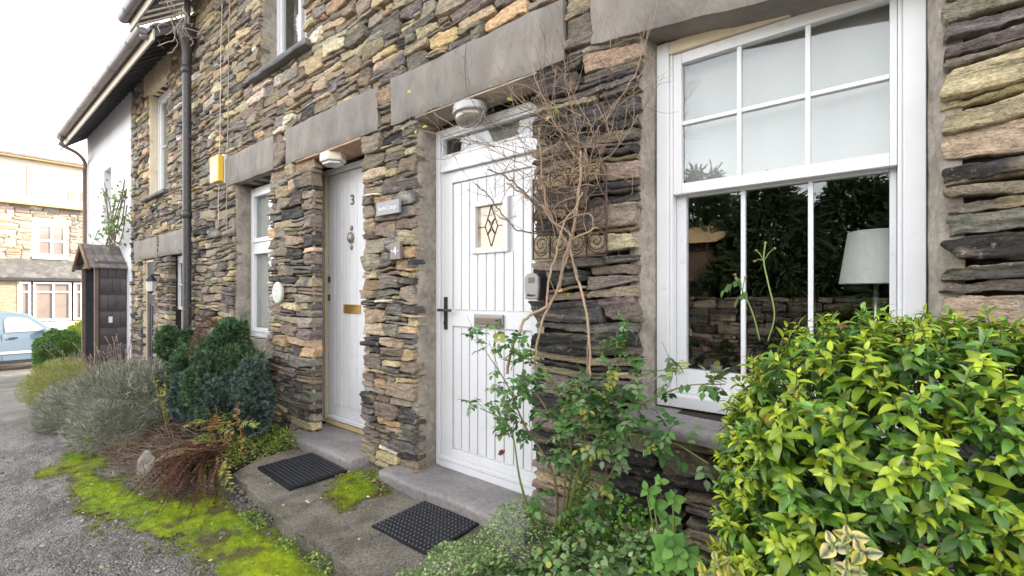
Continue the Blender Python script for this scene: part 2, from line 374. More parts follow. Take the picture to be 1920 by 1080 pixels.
def stone_mesh(g, st, res, weights, mirror_y=0.0, depth=.08, rough=1.0):
    x, z, wd, ht = st; names = list(weights); pr = np.array([weights[k] for k in names], float); pr /= pr.sum()
    kind = names[rng.choice(len(names), p=pr)]; base = np.array(PAL[kind]) * [1.09, 1.02, .93] * rng.uniform(.70, 1.65) * (1 + rng.uniform(-.08, .08, 3))
    slaty = kind in ('slate', 'mid', 'purple') or ht < .05
    nx = int(np.clip(wd / res, 4, 60)) + 1; nz = int(np.clip(ht / res * 2.2, 4, 60)) + 1
    s = np.sin(np.linspace(-1, 1, nx) * math.pi / 2 * .9) / math.sin(math.pi / 2 * .9); t = np.sin(np.linspace(-1, 1, nz) * math.pi / 2 * .9) / math.sin(math.pi / 2 * .9)
    S, T = np.meshgrid(s, t); gap = rng.uniform(.003, .008)
    hw, hh = wd / 2 - gap, ht / 2 - gap * .8
    cr = rng.uniform(.0, .30, 4) ** 1.3 * min(hh, .045)
    crn = np.where(S > 0, np.where(T > 0, cr[0], cr[1]), np.where(T > 0, cr[2], cr[3]))
    e = np.abs(S) ** 4 * np.abs(T) ** 4
    X = x + wd / 2 + hw * S - np.sign(S) * crn * e * 1.3
    Zz = z + ht / 2 + hh * T - np.sign(T) * crn * e
    sk = np.where(S > 0, rng.normal(0, .28), rng.normal(0, .28)) * np.abs(S) ** 2; X = X + sk * (Zz - z - ht / 2); Zz = Zz + rng.normal(0, .16) * S * T * hh + np.clip(rng.normal(0, .03) * (X - x - wd / 2), -.008, .008) + np.abs(S) ** 2 * rng.normal(0, .10) * hh * np.sign(T) * .5
    edge = np.maximum(np.abs(S) ** 16, np.abs(T) ** 11)
    sd = rng.uniform(0, 50)
    em = np.maximum(np.abs(S) ** 5, np.abs(T) ** 3)
    Xo = X; fl = lambda a, q: _h(np.floor(a), np.floor(q), np.full_like(a, int(sd * 7)))
    X = X + (.0045 * fl(Zz * 38 + sd, X * 3) + .003 * noise(X * 40, Zz * 60, sd) + .004 * noise(X * 13, Zz * 22, sd)) * em
    Zz = Zz + (.0035 * fl(Xo * 16 + sd, Zz * 9) + .0025 * fl(Xo * 41 + sd, Zz * 9) + .0025 * noise(Xo * 45, Zz * 45, sd + 9) + .003 * noise(Xo * 11, Zz * 12, sd + 9)) * em
    d = rng.uniform(-.004, .034) * rough
    lam = (.0065 if slaty else .0025) * noise(X * 4 + sd, Zz * 75 + 2.5 * noise(X * 6, Zz * 10, sd)) + .0028 * noise(X * 35, Zz * 60, sd)
    lump = .0055 * rough * fbm(X * 9 + sd, Zz * 14, sd, 3)
    Yy = -d - lam * rough - lump + rng.normal(0, .06) * (X - x - wd / 2) * .4 + rng.normal(0, .10) * (Zz - z - ht / 2) + rng.uniform(.002, .008) * edge
    # cleaved layers: strata that step back and forth
    th_ = rng.uniform(.009, .018) if slaty else rng.uniform(.02, .045); q = (Zz + .35 * th_ * noise(X * 7, Zz * 3, sd + 2) + .25 * th_ * noise(X * 26, Zz * 9, sd + 2) + sd) / th_
    qi = np.floor(q); fr_ = np.clip((q - qi - .5) * 14 + .5, 0, 1); h0 = _h(qi, np.floor(X * 5 + sd), qi * 0 + 3); h1 = _h(qi + 1, np.floor(X * 5 + sd), qi * 0 + 3)
    Yy = Yy + (.0060 if slaty else .0042) * rough * (h0 * (1 - fr_) + h1 * fr_)
    Yy = Yy + .0035 * rough * np.clip(noise(X * 22, Zz * 40, sd + 30) - .15, 0, 1) * 2
    # warp of the beds
    Zw = Zz + .026 * noise(X * 1.5, Zz * 1.6, 3.3) + .012 * noise(X * 4.5, Zz * 3.5, 8.1); X = X + .010 * noise(X * 4, Zz * 5, 6.2)
    m, n = X.shape; tone = 1 + .18 * noise(X * 18, Zz * 40, sd) + .12 * noise(X * 5, Zz * 8, sd)
    C = base[None, None] * tone[..., None]
    if kind in ('tan', 'brown', 'pale', 'olive', 'purple') and rng.random() < .45:
        k2 = np.array(PAL[rng.choice(['ochre', 'mid', 'mid', 'tan', 'brown'])]); f = np.clip(noise(X * 8, Zz * 12, sd + 4) * 1.6, 0, 1)[..., None]; C = C * (1 - f) + k2 * f
    if kind in ('mid', 'slate') and rng.random() < .35:
        f = np.clip(noise(X * 5, Zz * 26, sd + 4) * 1.8 - .3, 0, .9)[..., None]; C = C * (1 - f) + np.array(PAL['tan']) * f
    # skirt ring
    Xs = np.pad(X, 1, mode='edge'); Ys = np.pad(Yy, 1, constant_values=depth); Zs = np.pad(Zw, 1, mode='edge'); Cs = np.pad(C, ((1, 1), (1, 1), (0, 0)), mode='edge')
    cx, cz = x + wd / 2, z + ht / 2
    for arr, c in ((Xs, cx), (Zs, cz)):
        for sl_ in ((0, slice(None)), (-1, slice(None)), (slice(None), 0), (slice(None), -1)): arr[sl_] = c + (arr[sl_] - c) * .97
    g.grid(Xs, Ys, Zs, Cs.reshape(-1, 3))

# openings (x0,x1,z0,z1) on the front face
DOOR4 = (-2.41, -1.43, 0, 2.56); DOOR3 = (-3.77, -3.03, 0, 2.56)
WIN1 = (-.83, .177, .83, 2.58); WIN2 = (-5.463, -4.6, .89, 2.56); WIN3 = (-4.823, -3.915, 3.54, 4.9)
DOORF = (-9.12, -8.45, -.5, 1.91); WINF = (-7.757, -6.98, .42, 1.91); WINU = (-8.79, -7.81, 2.83, 4.45)
L4 = (-2.658, -1.233, 2.56, 2.885); L3 = (-4.235, -2.82, 2.56, 2.885); L2 = (-5.66, -4.48, 2.56, 2.885)
L1 = (-1.073, -.3, 2.585, 2.98); L1b = (-.3, .46, 2.44, 2.98); S1 = (-.90, .25, .765, .83); S2 = (-5.50, -4.50, .75, .89); S3 = (-4.92, -3.76, 3.49, 3.54)
LF = (-9.60, -8.30, 1.91, 2.23); LW = (-8.22, -6.83, 1.91, 2.23); LU = (-9.0, -7.62, 4.45, 4.80); SF = (-7.85, -6.9, .36, .42); SU = (-8.9, -7.7, 2.78, 2.83)
OPEN = [DOOR4, DOOR3, WIN1, WIN2, WIN3, DOORF, WINF, WINU]; TRIM = [L4, L3, L2, L1, L1b, S1, S2, S3, LF, LW, LU, SF, SU]
def size_near(x, z):
    if x > .15: return random.uniform(.35, .8), random.choice([.03, .04, .05, .06, .08, .10])
    if x > -1.5: return random.uniform(.16, .5), random.choice([.025, .03, .04, .05, .06, .075, .09, .12])
    if -3.1 < x < -2.3 and z < 2.5: return random.uniform(.12, .3), random.choice([.025, .03, .04, .05, .07, .09, .12])
    if x > -5: return random.uniform(.08, .40), random.choice([.025, .03, .035, .045, .055, .065, .08, .10, .12])
    return random.uniform(.10, .42), random.choice([.025, .035, .045, .055, .07, .085, .11])
stones = pack(-9.73, 1.6, -.5, 5.3, OPEN + TRIM, size_near)
gA, gB, gC = G(), G(), G()
for st in stones:
    cx = st[0] + st[2] / 2; top = st[1] + st[3]
    if cx < -6.7 and top > 4.86: continue
    if cx < -5.2 and st[1] < gz(cx) - .3: continue
    res = .013 if cx > -3.2 else (.018 if cx > -5.5 else .028)
    if cx > .15: wt = dict(slate=3, mid=2, greyb=1.2, tan=3, olive=2.5)
    elif cx > -1.5 and st[1] < 2.5: wt = dict(slate=5.5, mid=2.6, brown=.9, greyb=1.6, tan=1.6, olive=1.2, rust=.3, ochre=.5)
    elif cx > -3.1 and st[1] < 2.5: wt = dict(brown=3, tan=1.8, ochre=1.6, mid=2, slate=1.8, purple=1.2, greyb=2.5, pale=.2)
    elif st[1] < .8: wt = dict(mid=3, slate=2.2, brown=2, purple=1.5, greyb=2.5, tan=.8)
    elif st[1] < 2.55: wt = dict(brown=3, greyb=3, mid=2.4, slate=1.3, tan=2, ochre=.9, purple=1.2, olive=1)
    else: wt = dict(brown=2.2, tan=3.2, purple=2, greyb=3, mid=1.3, slate=.35, ochre=1.2, rust=.35, pale=.8, olive=1.5)
    tgt = gA if cx > -2.9 else (gB if cx > -6.7 else gC)
    stone_mesh(tgt, st, res, wt)

def backing(x0, x1, z0, z1, y, obst):
    """mortar sheet behind the stones with holes at the openings"""
    xb = sorted({x0, x1, *[v for o in obst for v in o[:2] if x0 < v < x1]}); zb = sorted({z0, z1, *[v for o in obst for v in o[2:] if z0 < v < z1]})
    b = B()
    for i in range(len(xb) - 1):
        for j in range(len(zb) - 1):
            cx, cz = (xb[i] + xb[i + 1]) / 2, (zb[j] + zb[j + 1]) / 2
            if any(o[0] < cx < o[1] and o[2] < cz < o[3] for o in obst): continue
            b.box(xb[i], xb[i + 1], y, y + .30, zb[j], zb[j + 1])
    return b

cotA = root('stone_cottage', (-.65, 0, 0), 'nearest stone cottage with the big sash window and the white stable style door', 'cottage', 'stone cottages of the terrace')
cotB = root('stone_cottage', (-4.8, 0, 0), 'middle stone cottage with the old white plank door and a casement window', 'cottage', 'stone cottages of the terrace')
cotC = root('stone_cottage', (-8.2, 0, 0), 'farthest stone cottage with dark door between downpipe and white house', 'cottage', 'stone cottages of the terrace')
WO = [(a - .025, b + .025, c, d) for a, b, c, d in OPEN]
WO[1] = (-4.08, -3.05, 0, 2.56)    # the opening behind the planked door is wider than its front
gA.build('stone_wall', M_STONE, cotA); gB.build('stone_wall', M_STONE, cotB); gC.build('stone_wall', M_STONE, cotC)
backing(-2.9, 1.6, -.3, 5.28, .055, WO).build('mortar', M_MORTAR, cotA)
backing(-6.7, -2.9, -.5, 5.28, .055, WO).build('mortar', M_MORTAR, cotB)
backing(-9.73, -6.7, -.9, 4.8, .055, WO).build('mortar', M_MORTAR, cotC)

def lintel(name, r, parent, y0=-.035, y1=.30, slope=0, m=M_LINTEL, rough=.006):
    x0, x1, z0, z1 = r; g = G()
    nx, nz = max(6, int((x1 - x0) / .03)), max(4, int((z1 - z0) / .03))
    s = np.linspace(0, 1, nx); t = np.linspace(0, 1, nz); S, T = np.meshgrid(s, t)
    X = x0 + (x1 - x0) * S; Z = z0 + slope * S + (z1 - z0 - slope * S) * T
    ed = np.maximum(np.abs(2 * S - 1) ** 30, np.abs(2 * T - 1) ** 14)
    Zn = Z + .006 * noise(X * 9, Z * 9, x0) * (np.abs(2 * T - 1) ** 6); Xn = X + .005 * noise(X * 9, Z * 12, x0) * (np.abs(2 * S - 1) ** 10)
    Yn = y0 - rough * fbm(X * 5, Z * 9, x0, 3) + .012 * ed
    g.grid(Xn, Yn, Zn)
    for sl_ in ((0, slice(None)), (-1, slice(None)), (slice(None), 0), (slice(None), -1)):
        a, c, e = Xn[sl_], Yn[sl_], Zn[sl_]; g.grid(np.stack([a, a]), np.stack([c, np.full_like(c, y1)]), np.stack([e, e]))
    return g.build(name, m, parent, True)
lintel('lintel', L4, cotA); lintel('lintel', (L1[0], .46, 2.587, 2.98), cotA, slope=-.17, rough=.012)
lintel('lintel', L3, cotB); lintel('lintel', L2, cotB)
lintel('lintel', LF, cotC, y0=-.02); lintel('lintel', LW, cotC, y0=-.02); lintel('lintel', LU, cotC, y0=-.02, m=M_CREAM)
lintel('window_sill', S1, cotA, y0=-.135, y1=.20, m=M_STEP); lintel('window_sill', S2, cotB, y0=-.10, y1=.2, m=M_CONC, rough=.012)
lintel('window_sill', S3, cotB, y0=-.10, y1=.2, m=M_SLATE); lintel('window_sill', SU, cotC, y0=-.09, y1=.2, m=M_SLATE); lintel('window_sill', SF, cotC, y0=-.06, y1=.2, m=M_CONC)

def jambs(parent, o, yf, xl=None, xr=None, m=M_CONC, name='jamb', z0=None, y0=.012):
    """rendered reveals between the stone edge and the frame"""
    a, b, c, d = o; xl = a if xl is None else xl; xr = b if xr is None else xr; z0 = c if z0 is None else z0
    for xo, xi, sgn in ((a, xl, -1), (b, xr, 1)):
        g = G(); n = int((d - z0) / .04) + 2; k = 9
        Zg, S = np.meshgrid(np.linspace(z0 - .01, d + .01, n), np.linspace(0, 1, k), indexing='ij')
        ff = np.clip(S * 3, 0, 1); gg = np.clip((S - 1 / 3) * 1.5, 0, 1)
        # first third: the narrow front face behind the stones; rest: the reveal going in
        X = np.where(S < 1 / 3, xo + sgn * .06 * (1 - ff), xo + (xi - xo) * gg) + .003 * noise(Zg * 9, S * 5, xo) + .004 * noise(Zg * 2, S * 2, xo)
        Y = np.where(S < 1 / 3, y0, y0 + (yf + .03 - y0) * gg) + .004 * noise(Zg * 6, S * 3, xo + 3)
        g.grid(X, Y, Zg); g.build(name, m, parent, True)
jambs(cotA, DOOR4, .17, -2.405, -1.39); jambs(cotB, DOOR3, .20, -4.07, -3.10, M_PINK)
B().box(-4.05, -3.04, -.02, .232, 2.545, 2.5585).build('soffit', mat('lightened brown soffit', (.42, .27, .18), .8, .3, 8, .4, 30), cotB)  # reddish timber underside; added board, coloured lighter to replace missing bounce light
B().box(-2.40, -1.40, -.02, .168, 2.548, 2.5585).build('soffit', mat('lightened grey soffit', (.36, .30, .24), .8, .3, 8, .4, 30), cotA)  # board added under the lintel, its lighter colour stands in for bounce light
jambs(cotA, WIN1, .12, -.799, .153, y0=.03); jambs(cotB, WIN2, .17, -5.475, -4.58, y0=.02); jambs(cotB, WIN3, .15, -4.79, -3.9)
jambs(cotC, DOORF, .03, -9.125, -8.42, M_CREAM); jambs(cotC, WINF, .10, -7.87, -6.95); jambs(cotC, WINU, .12, -8.78, -7.8, M_CREAM)

# ------------------------------------------------------------ windows and doors
def curtain(x0, x1, z0, z1, y, parent, m, amp=.012, f=55, name='curtain'):
    xs = np.linspace(x0, x1, int((x1 - x0) / .012)); zs = np.linspace(z0, z1, 6); X, Z = np.meshgrid(xs, zs)
    g = G(); g.grid(X, y + amp * np.sin(X * f + .8 * np.sin(Z * 3)) + .004 * noise(X * 30, Z * 4), Z); return g.build(name, m, parent, True)
M_CURT = mat('net curtain', (.72, .71, .66), .9, .08, 10, transl=.3)
M_BLIND = mat('off white blind', (.40, .39, .37), .9, .03, 3)
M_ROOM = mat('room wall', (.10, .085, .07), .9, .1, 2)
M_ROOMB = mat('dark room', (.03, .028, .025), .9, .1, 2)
def room(parent, x0, x1, z0, z1, y0, y1, m=M_ROOMB):
    b = B(); t = .02
    b.box(x0, x1, y1, y1 + t, z0, z1); b.box(x0 - t, x0, y0, y1 + t, z0, z1); b.box(x1, x1 + t, y0, y1 + t, z0, z1)
    b.box(x0 - t, x1 + t, y0, y1 + t, z0 - t, z0); b.box(x0 - t, x1 + t, y0, y1 + t, z1, z1 + t)
    return b.build('room_shell', m, parent)

# big sash window
w1 = B(); FX0, FX1, FZ0, FZ1 = -.799, .153, .84, 2.55
w1.box(FX0, -.742, .12, .26, FZ0, FZ1).box(.092, FX1, .12, .26, FZ0, FZ1).box(-.742, .092, .123, .26, FZ0, .895)
w1.box(-.742, -.728, .135, .26, .895, 2.495).box(.078, .092, .135, .26, .895, 2.495)
win1 = w1.build('sash_window', M_WHITE, cotA, .004)
B().box(-.742, .092, .121, .26, 2.492, 2.548).build('head_board', M_CREAM, win1, .004)
def sash(name, x0, x1, z0, z1, y0, y1, gx, gz_, mx, mz, parent, m=M_WHITE, mw=.009, bev=.003):
    """x0..z1 outer, gx=(glass x0,x1), gz_=(glass z0,z1), mx/mz muntin centres"""
    b = B(); b.box(x0, gx[0], y0, y1, z0, z1).box(gx[1], x1, y0, y1, z0, z1).box(gx[0], gx[1], y0 + .001, y1, z0, gz_[0]).box(gx[0], gx[1], y0 + .001, y1, gz_[1], z1)
    cuts = [gz_[0]] + sorted(mz) + [gz_[1]]
    for x in mx: b.box(x - mw, x + mw, y0 + .008, y1 - .004, gz_[0], gz_[1])
    xx = [gx[0]] + [v for x in mx for v in (x - mw, x + mw)] + [gx[1]]
    for z in mz:
        for a, c in zip(xx[::2], xx[1::2]): b.box(a, c, y0 + .009, y1 - .005, z - mw, z + mw)
    s = b.build(name, m, parent, bev)
    return s
upp = sash('upper_sash', -.727, .077, 1.833, 2.490, .14, .18, (-.689, .056), (1.882, 2.441), (-.4455, -.195), (2.163,), win1)
low = sash('lower_sash', -.727, .077, .896, 1.872, .19, .23, (-.683, .057), (1.01, 1.825), (-.440, -.190), (), win1)
B().box(-.689, .056, .163, .166, 1.882, 2.441).build('glass', M_GLASSR, win1)
B().box(-.683, .057, .210, .213, 1.01, 1.825).build('glass', M_GLASS, win1)
B().box(-.70, .06, .232, .234, 1.86, 2.50).build('roller_blind', M_BLIND, win1)
B().box(-.86, .25, .27, .52, .80, .84).build('window_board', mat('inner board', (.34, .28, .19), .5, .1, 6), cotA, .004)
room(cotA, -1.3, .9, .2, 2.75, .34, 3.2, M_ROOM)

# lamp indoors on the window board
lr = root('table_lamp', (.02, .42, .84), 'table lamp with pale linen drum shade standing inside behind the big window', 'lamp')
b = B(); b.lathe((.03, .42, 1.41), [(.137, 0), (.137, .003), (.106, .218), (.103, .218), (.133, .004)], 40); b.build('lamp_shade', mat('linen shade', (.72, .71, .66), .9, .05, 60, .2, 300), lr, smooth=True)
B().lathe((.02, .42, .84), [(.07, 0), (.07, .015), (.02, .04), (.012, .2), (.03, .3), (.012, .4), (.01, .57)], 20).build('lamp_base', M_CHROME, lr, smooth=True)
B().lathe((-.60, .40, .84), [(.03, 0), (.045, .02), (.05, .08), (.04, .13), (.025, .16), (.03, .17)], 20).build('ribbed_vase', mat('grey glaze', (.42, .42, .41), .3, .1, 8), None, smooth=True)
tag(bpy.data.objects['ribbed_vase'], 'small grey vase standing inside at the left of the big window board', 'vase')

def frame_rect(b, x0, x1, y0, y1, z0, z1, t):
    b.box(x0, x0 + t, y0, y1, z0, z1).box(x1 - t, x1, y0, y1, z0, z1).box(x0 + t, x1 - t, y0 + .001, y1, z0, z0 + t).box(x0 + t, x1 - t, y0 + .001, y1, z1 - t, z1); return b
# casement of the middle cottage
b = B(); frame_rect(b, -5.475, -4.55, .17, .23, .89, 2.54, .055); b.box(-5.42, -4.605, .171, .23, 1.85, 1.93)
win2 = b.build('casement_window', M_UPVC, cotB, .005)
b = B(); frame_rect(b, -5.418, -4.607, .155, .2, .948, 1.848, .045); frame_rect(b, -5.418, -4.607, .155, .2, 1.932, 2.483, .045); b.build('casement', M_UPVC, win2, .004)
B().box(-5.40, -4.62, .185, .188, .96, 2.47).build('glass', M_GLASS, win2)
curtain(-5.41, -4.62, .95, 2.5, .222, win2, M_CURT, .010)
room(cotB, -5.45, -4.5, .9, 2.6, .345, 1.2)
# upper window of the middle cottage
b = B(); frame_rect(b, -4.80, -3.88, .15, .21, 3.545, 4.9, .05); win3 = b.build('upper_window', M_WOODP, cotB, .004)
b = B(); frame_rect(b, -4.748, -3.932, .16, .2, 3.597, 4.848, .045).box(-4.36, -4.32, .16, .2, 3.64, 4.80); b.build('sash', M_WHITE, win3, .003)
B().box(-4.70, -3.98, .18, .183, 3.64, 4.8).build('glass', M_GLASSR, win3)
curtain(-4.68, -4.30, 3.6, 4.85, .27, win3, mat('brown curtain', (.20, .15, .13), .9, .1, 10), .014, 60)
curtain(-4.29, -4.02, 3.6, 4.85, .30, win3, M_CURT)
room(cotB, -4.8, -3.9, 3.5, 4.9, .345, 1.2)

# farthest cottage windows and door
b = B(); frame_rect(b, -7.88, -6.93, .10, .17, .42, 1.90, .06); winf = b.build('sash_window', M_WHITE, cotC, .004)
sash('upper_sash', -7.815, -6.995, 1.14, 1.84, .11, .15, (-7.77, -7.04), (1.18, 1.80), (-7.53, -7.28), (1.49,), winf)
sash('lower_sash', -7.815, -6.995, .48, 1.17, .152, .185, (-7.77, -7.04), (.54, 1.13), (-7.53, -7.28), (.84,), winf)
B().box(-7.77, -7.04, .166, .169, .5, 1.83).build('glass', M_GLASSR, winf); curtain(-7.79, -7.05, .5, 1.85, .205, winf, M_CURT, .008)
room(cotC, -7.85, -6.95, .4, 1.95, .345, 1.2)
b = B(); frame_rect(b, -8.79, -7.79, .12, .18, 2.83, 4.44, .07); winu = b.build('upper_window', M_WHITE, cotC, .004)
sash('sash', -8.715, -7.865, 2.905, 4.37, .13, .17, (-8.66, -7.92), (2.97, 4.31), (-8.29,), (3.64,), winu)
B().box(-8.66, -7.92, .15, .153, 2.97, 4.31).build('glass', M_GLASSR, winu); curtain(-8.62, -7.95, 2.95, 4.33, .22, winu, M_CURT)
room(cotC, -8.78, -7.8, 2.8, 4.45, .345, 1.2)
b = B(); frame_rect(b, -9.13, -8.41, .045, .11, -.42, 1.90, .04); drf = b.build('dark_door', M_CREAM, cotC, .004)
b = B(); b.box(-9.088, -8.452, .06, .10, -.38, 1.86)
for k in range(4): b.box(-9.02 + k * .14, -8.93 + k * .14, .05, .06, -.25, 1.2)
b.build('door_leaf', mat('near black paint', (.03, .03, .045), .35, .1, 5), drf, .003)

# door four
d4 = B(); d4.box(-2.405, -2.362, .17, .24, .165, 2.51).box(-1.42, -1.377, .17, .24, .165, 2.51).box(-2.362, -1.42, .171, .24, 2.462, 2.51)
d4.box(-2.362, -1.42, .171, .24, 2.22, 2.31).box(-2.362, -1.42, .165, .24, .165, .215).box(-2.335, -1.445, .15, .1705, 2.205, 2.245)
door4 = d4.build('front_door', M_UPVC, cotA, .007)
tag(door4, 'white plastic stable style door with a leaded glass light')
def plank_panel(b, x0, x1, z0, z1, y, pitch=.075, groove=.008, dpt=.006, skip=None):
    x = x0
    while x < x1 - .01:
        e = min(x + pitch, x1)
        if skip and x < skip[1] and e > skip[0]:
            if z1 > skip[3]: b.box(x + groove / 2, e - groove / 2, y, y + dpt, skip[3], z1)
            if z0 < skip[2]: b.box(x + groove / 2, e - groove / 2, y, y + dpt, z0, skip[2])
        else: b.box(x + groove / 2, e - groove / 2, y, y + dpt, z0, z1)
        x = e
b = B(); b.box(-2.357, -2.252, .178, .215, .222, 2.214).box(-1.572, -1.425, .178, .215, .222, 2.214)
b.box(-2.252, -1.572, .179, .215, 2.127, 2.214).box(-2.252, -1.572, .179, .215, 1.146, 1.249).box(-2.252, -1.572, .179, .215, .222, .30)
b.box(-2.252, -1.572, .196, .215, .30, 1.146).box(-2.252, -2.06, .196, .215, 1.249, 2.127).box(-1.755, -1.572, .196, .215, 1.249, 2.127).box(-2.06, -1.755, .196, .215, 1.249, 1.63).box(-2.06, -1.755, .196, .215, 1.972, 2.127)
plank_panel(b, -2.245, -1.58, .31, 1.136, .1885); plank_panel(b, -2.245, -1.58, 1.259, 2.117, .1885, skip=(-2.06, -1.755, 1.63, 1.972))
leaf4 = b.build('door_leaf', M_UPVC, door4, .0022, seg=1)
b = B(); frame_rect(b, -2.062, -1.753, .168, .20, 1.628, 1.974, .04); b.build('glazing_frame', M_UPVC, door4, .006)
M_AMBER = mat('amber mottled glass', (.55, .42, .27), .10, .25, 14, .25, 30, c2=(.66, .58, .44), c2s=5, spec=.9, bd=.002)  # opaque amber pane with paler mottling
B().box(-2.022, -1.793, .197, .200, 1.668, 1.934).build('leaded_glass', M_AMBER, door4)
g = G(); cx, cz = -1.9075, 1.801
def lead(pts, r=.0028): g.tube([(cx + a, .194, cz + c) for a, c in pts], r, 5)
lead(bez([(0, .133), (.022, .075), (.045, .02), (.052, 0), (.045, -.02), (.022, -.075), (0, -.133)], 5)[:, :2]); lead(bez([(0, .133), (-.022, .075), (-.045, .02), (-.052, 0), (-.045, -.02), (-.022, -.075), (0, -.133)], 5)[:, :2])
lead([(-.03, .05), (.0, 0), (.03, -.05)]); lead([(.03, .05), (0, 0), (-.03, -.05)]); lead([(-.115, 0), (-.052, 0)]); lead([(.115, 0), (.052, 0)])
lead([(-.03, .05), (.0, .02), (.03, .05)], .002); lead([(-.03, -.05), (0, -.02), (.03, -.05)], .002)
g.build('lead_came', M_DARKM, door4)
B().box(-2.352, -1.43, .205, .208, 2.322, 2.452).build('fanlight_glass', M_GLASSR, door4); b = B(); frame_rect(b, -2.358, -1.424, .178, .22, 2.313, 2.460, .018); b.build('fanlight_bead', M_UPVC, door4, .004)
curtain(-2.20, -1.45, 2.30, 2.47, .25, door4, M_BLIND, .003, 30, 'fanlight_blind')
b = B(); b.box(-2.035, -1.785, .166, .182, 1.150, 1.237); lb = b.build('letter_plate', mat('dull steel plate', (.28, .26, .25), .35, .1, 10, metal=.8), door4, .006); B().box(-2.018, -1.802, .160, .168, 1.168, 1.214).build('letter_flap', mat('bronze flap', (.16, .13, .11), .35, .2, 8, metal=.8), door4, .003)
b = B(); b.box(-2.318, -2.292, .165, .18, 1.12, 1.345).box(-2.312, -2.298, .13, .166, 1.248, 1.262).box(-2.335, -2.205, .118, .132, 1.246, 1.264); b.lathe((-2.305, .158, 1.165), [(.012, 0), (.012, .008)], 14, 'Y')
b.build('door_handle', M_DARKM, door4, .004)
b = B(); b.box(-2.36, -1.42, .155, .168, .222, .25); b.build('weather_bar', M_UPVC, door4, .004)
room(cotA, -2.4, -1.38, .1, 2.56, .345, 1.0)
# door three: painted planks
d3 = B(); d3.box(-4.075, -4.02, .235, .31, .165, 2.517).box(-3.13, -3.08, .235, .31, .165, 2.517).box(-4.02, -3.13, .236, .31, 2.468, 2.517)
door3 = d3.build('front_door', M_WOODP, cotB, .005); tag(door3, 'old white painted plank door with brass letter plate')
b = B(); b.box(-3.99, -3.145, .262, .30, .20, 2.46); plank_panel(b, -3.985, -3.15, .35, 2.36, .256, .118, .007, .007)
leaf3 = b.build('door_leaf', M_WOODP, door3, .002, seg=1)
B().box(-4.0205, -3.999, .232, .25, .20, 2.468).build('draught_strip', M_OCHREW, door3, .003); b = B(); b.box(-3.99, -3.14, .225, .25, .168, .205); b.build('threshold_strip', M_OCHREW, door3, .004)
b = B(); frame_rect(b, -3.705, -3.455, .242, .258, 1.193, 1.272, .018); lp3 = b.build('letter_plate', M_BRASS, door3, .003); B().box(-3.687, -3.473, .249, .256, 1.211, 1.254).build('letter_flap', M_BRASS, door3, .003)
b = B(); b.lathe((-3.585, .250, 1.86), [(.028, 0), (.034, -.012), (.026, -.03), (.008, -.036)], 16, 'Y', (1, 1.5)); b.lathe((-3.585, .255, 1.945), [(.012, 0), (.014, -.012), (.006, -.018)], 10, 'Y', (1, 1.8)); b.lathe((-3.585, .255, 1.775), [(.010, 0), (.012, -.012), (.006, -.018)], 10, 'Y', (1, 2))
b.build('door_knocker', mat('dull pewter', (.30, .27, .24), .4, .2, 20, metal=.7), door3, smooth=True)
b = B(); b.lathe((-3.955, .255, 1.50), [(.014, 0), (.016, -.01), (.008, -.014)], 12, 'Y', (1, 2)); b.build('keyhole_cover', mat('dark bronze', (.12, .08, .05), .45, .2, 20, metal=.7), door3); b = B(); b.box(-3.975, -3.945, .248, .262, 1.30, 1.36); b.build('door_lock', mat('old bronze', (.20, .13, .08), .45, .2, 20, metal=.7), door3, .002)
B().box(-3.95, -3.15, .225, .255, .215, .25).build('rain_board', M_WOODP, door3, .006)
room(cotB, -4.07, -3.09, .1, 2.56, .345, 1.0)

def text(name, s, size, loc, m, parent, rot=(R(90), 0, 0), ext=.0008, font_w=0.0, align='CENTER', sx=1):
    c = bpy.data.curves.new(name, 'FONT'); c.body = s; c.size = size; c.extrude = ext; c.align_x = align; c.align_y = 'CENTER'; c.offset = font_w
    t = bpy.data.objects.new(name, c); COL.objects.link(t); bpy.context.view_layer.update()
    me = bpy.data.meshes.new_from_object(t); bpy.data.objects.remove(t)
    me.materials.append(m); o = bpy.data.objects.new(name, me); COL.objects.link(o); o.rotation_euler = rot; o.scale = (sx, 1, 1)
    o.parent = parent; o.location = Vector(loc) - Vector(org(parent)); ORG[o.name] = np.array(loc, float); return o
text('door_number', '3', .125, (-3.575, .252, 2.19), mat('pewter number', (.22, .20, .18), .4, .1, 20, metal=.6), door3, font_w=.002, ext=.003)

# plaques
sg = root('name_plaque', (-2.66, -.03, 1.97), 'rectangular grey slate cottage name plaque with white lettering beside the nearest white door', 'plaque')
b = B(); b.box(-2.79, -2.53, -.052, -.030, 1.925, 2.02); b.build('plaque_board', mat('grey slate plate', (.30, .30, .32), .5, .06, 8), sg, .003)
M_LET = mat('white lettering', (.85, .86, .9), .5, 0)
text('lettering', 'Kettle Cottage', .042, (-2.66, -.0535, 1.970), M_LET, sg, sx=.82)
sg = root('house_number_plaque', (-2.575, -.03, 1.66), 'small square brown slate plaque with a white number four', 'plaque')
b = B(); b.box(-2.63, -2.52, -.052, -.028, 1.605, 1.72); b.build('plaque_board', mat('brown slate plate', (.20, .175, .17), .5, .08, 8), sg, .003)
text('numeral', '·4·', .085, (-2.575, -.0535, 1.66), M_LET, sg)
sg = root('oval_name_plaque', (-4.43, -.03, 1.37), 'pale oval ceramic name plaque on the pier left of the plank door', 'plaque')
B().lathe((-4.35, -.045, 1.375), [(.098, .02), (.102, 0), (.09, -.008)], 32, 'Y', (1, 1.02)).build('plaque_board', mat('pale grey ceramic', (.50, .51, .48), .3, .05, 6), sg, smooth=False)
text('lettering', 'Rose', .04, (-4.35, -.0545, 1.40), M_LET, sg); text('lettering', 'Cottage', .036, (-4.35, -.0545, 1.345), M_LET, sg)

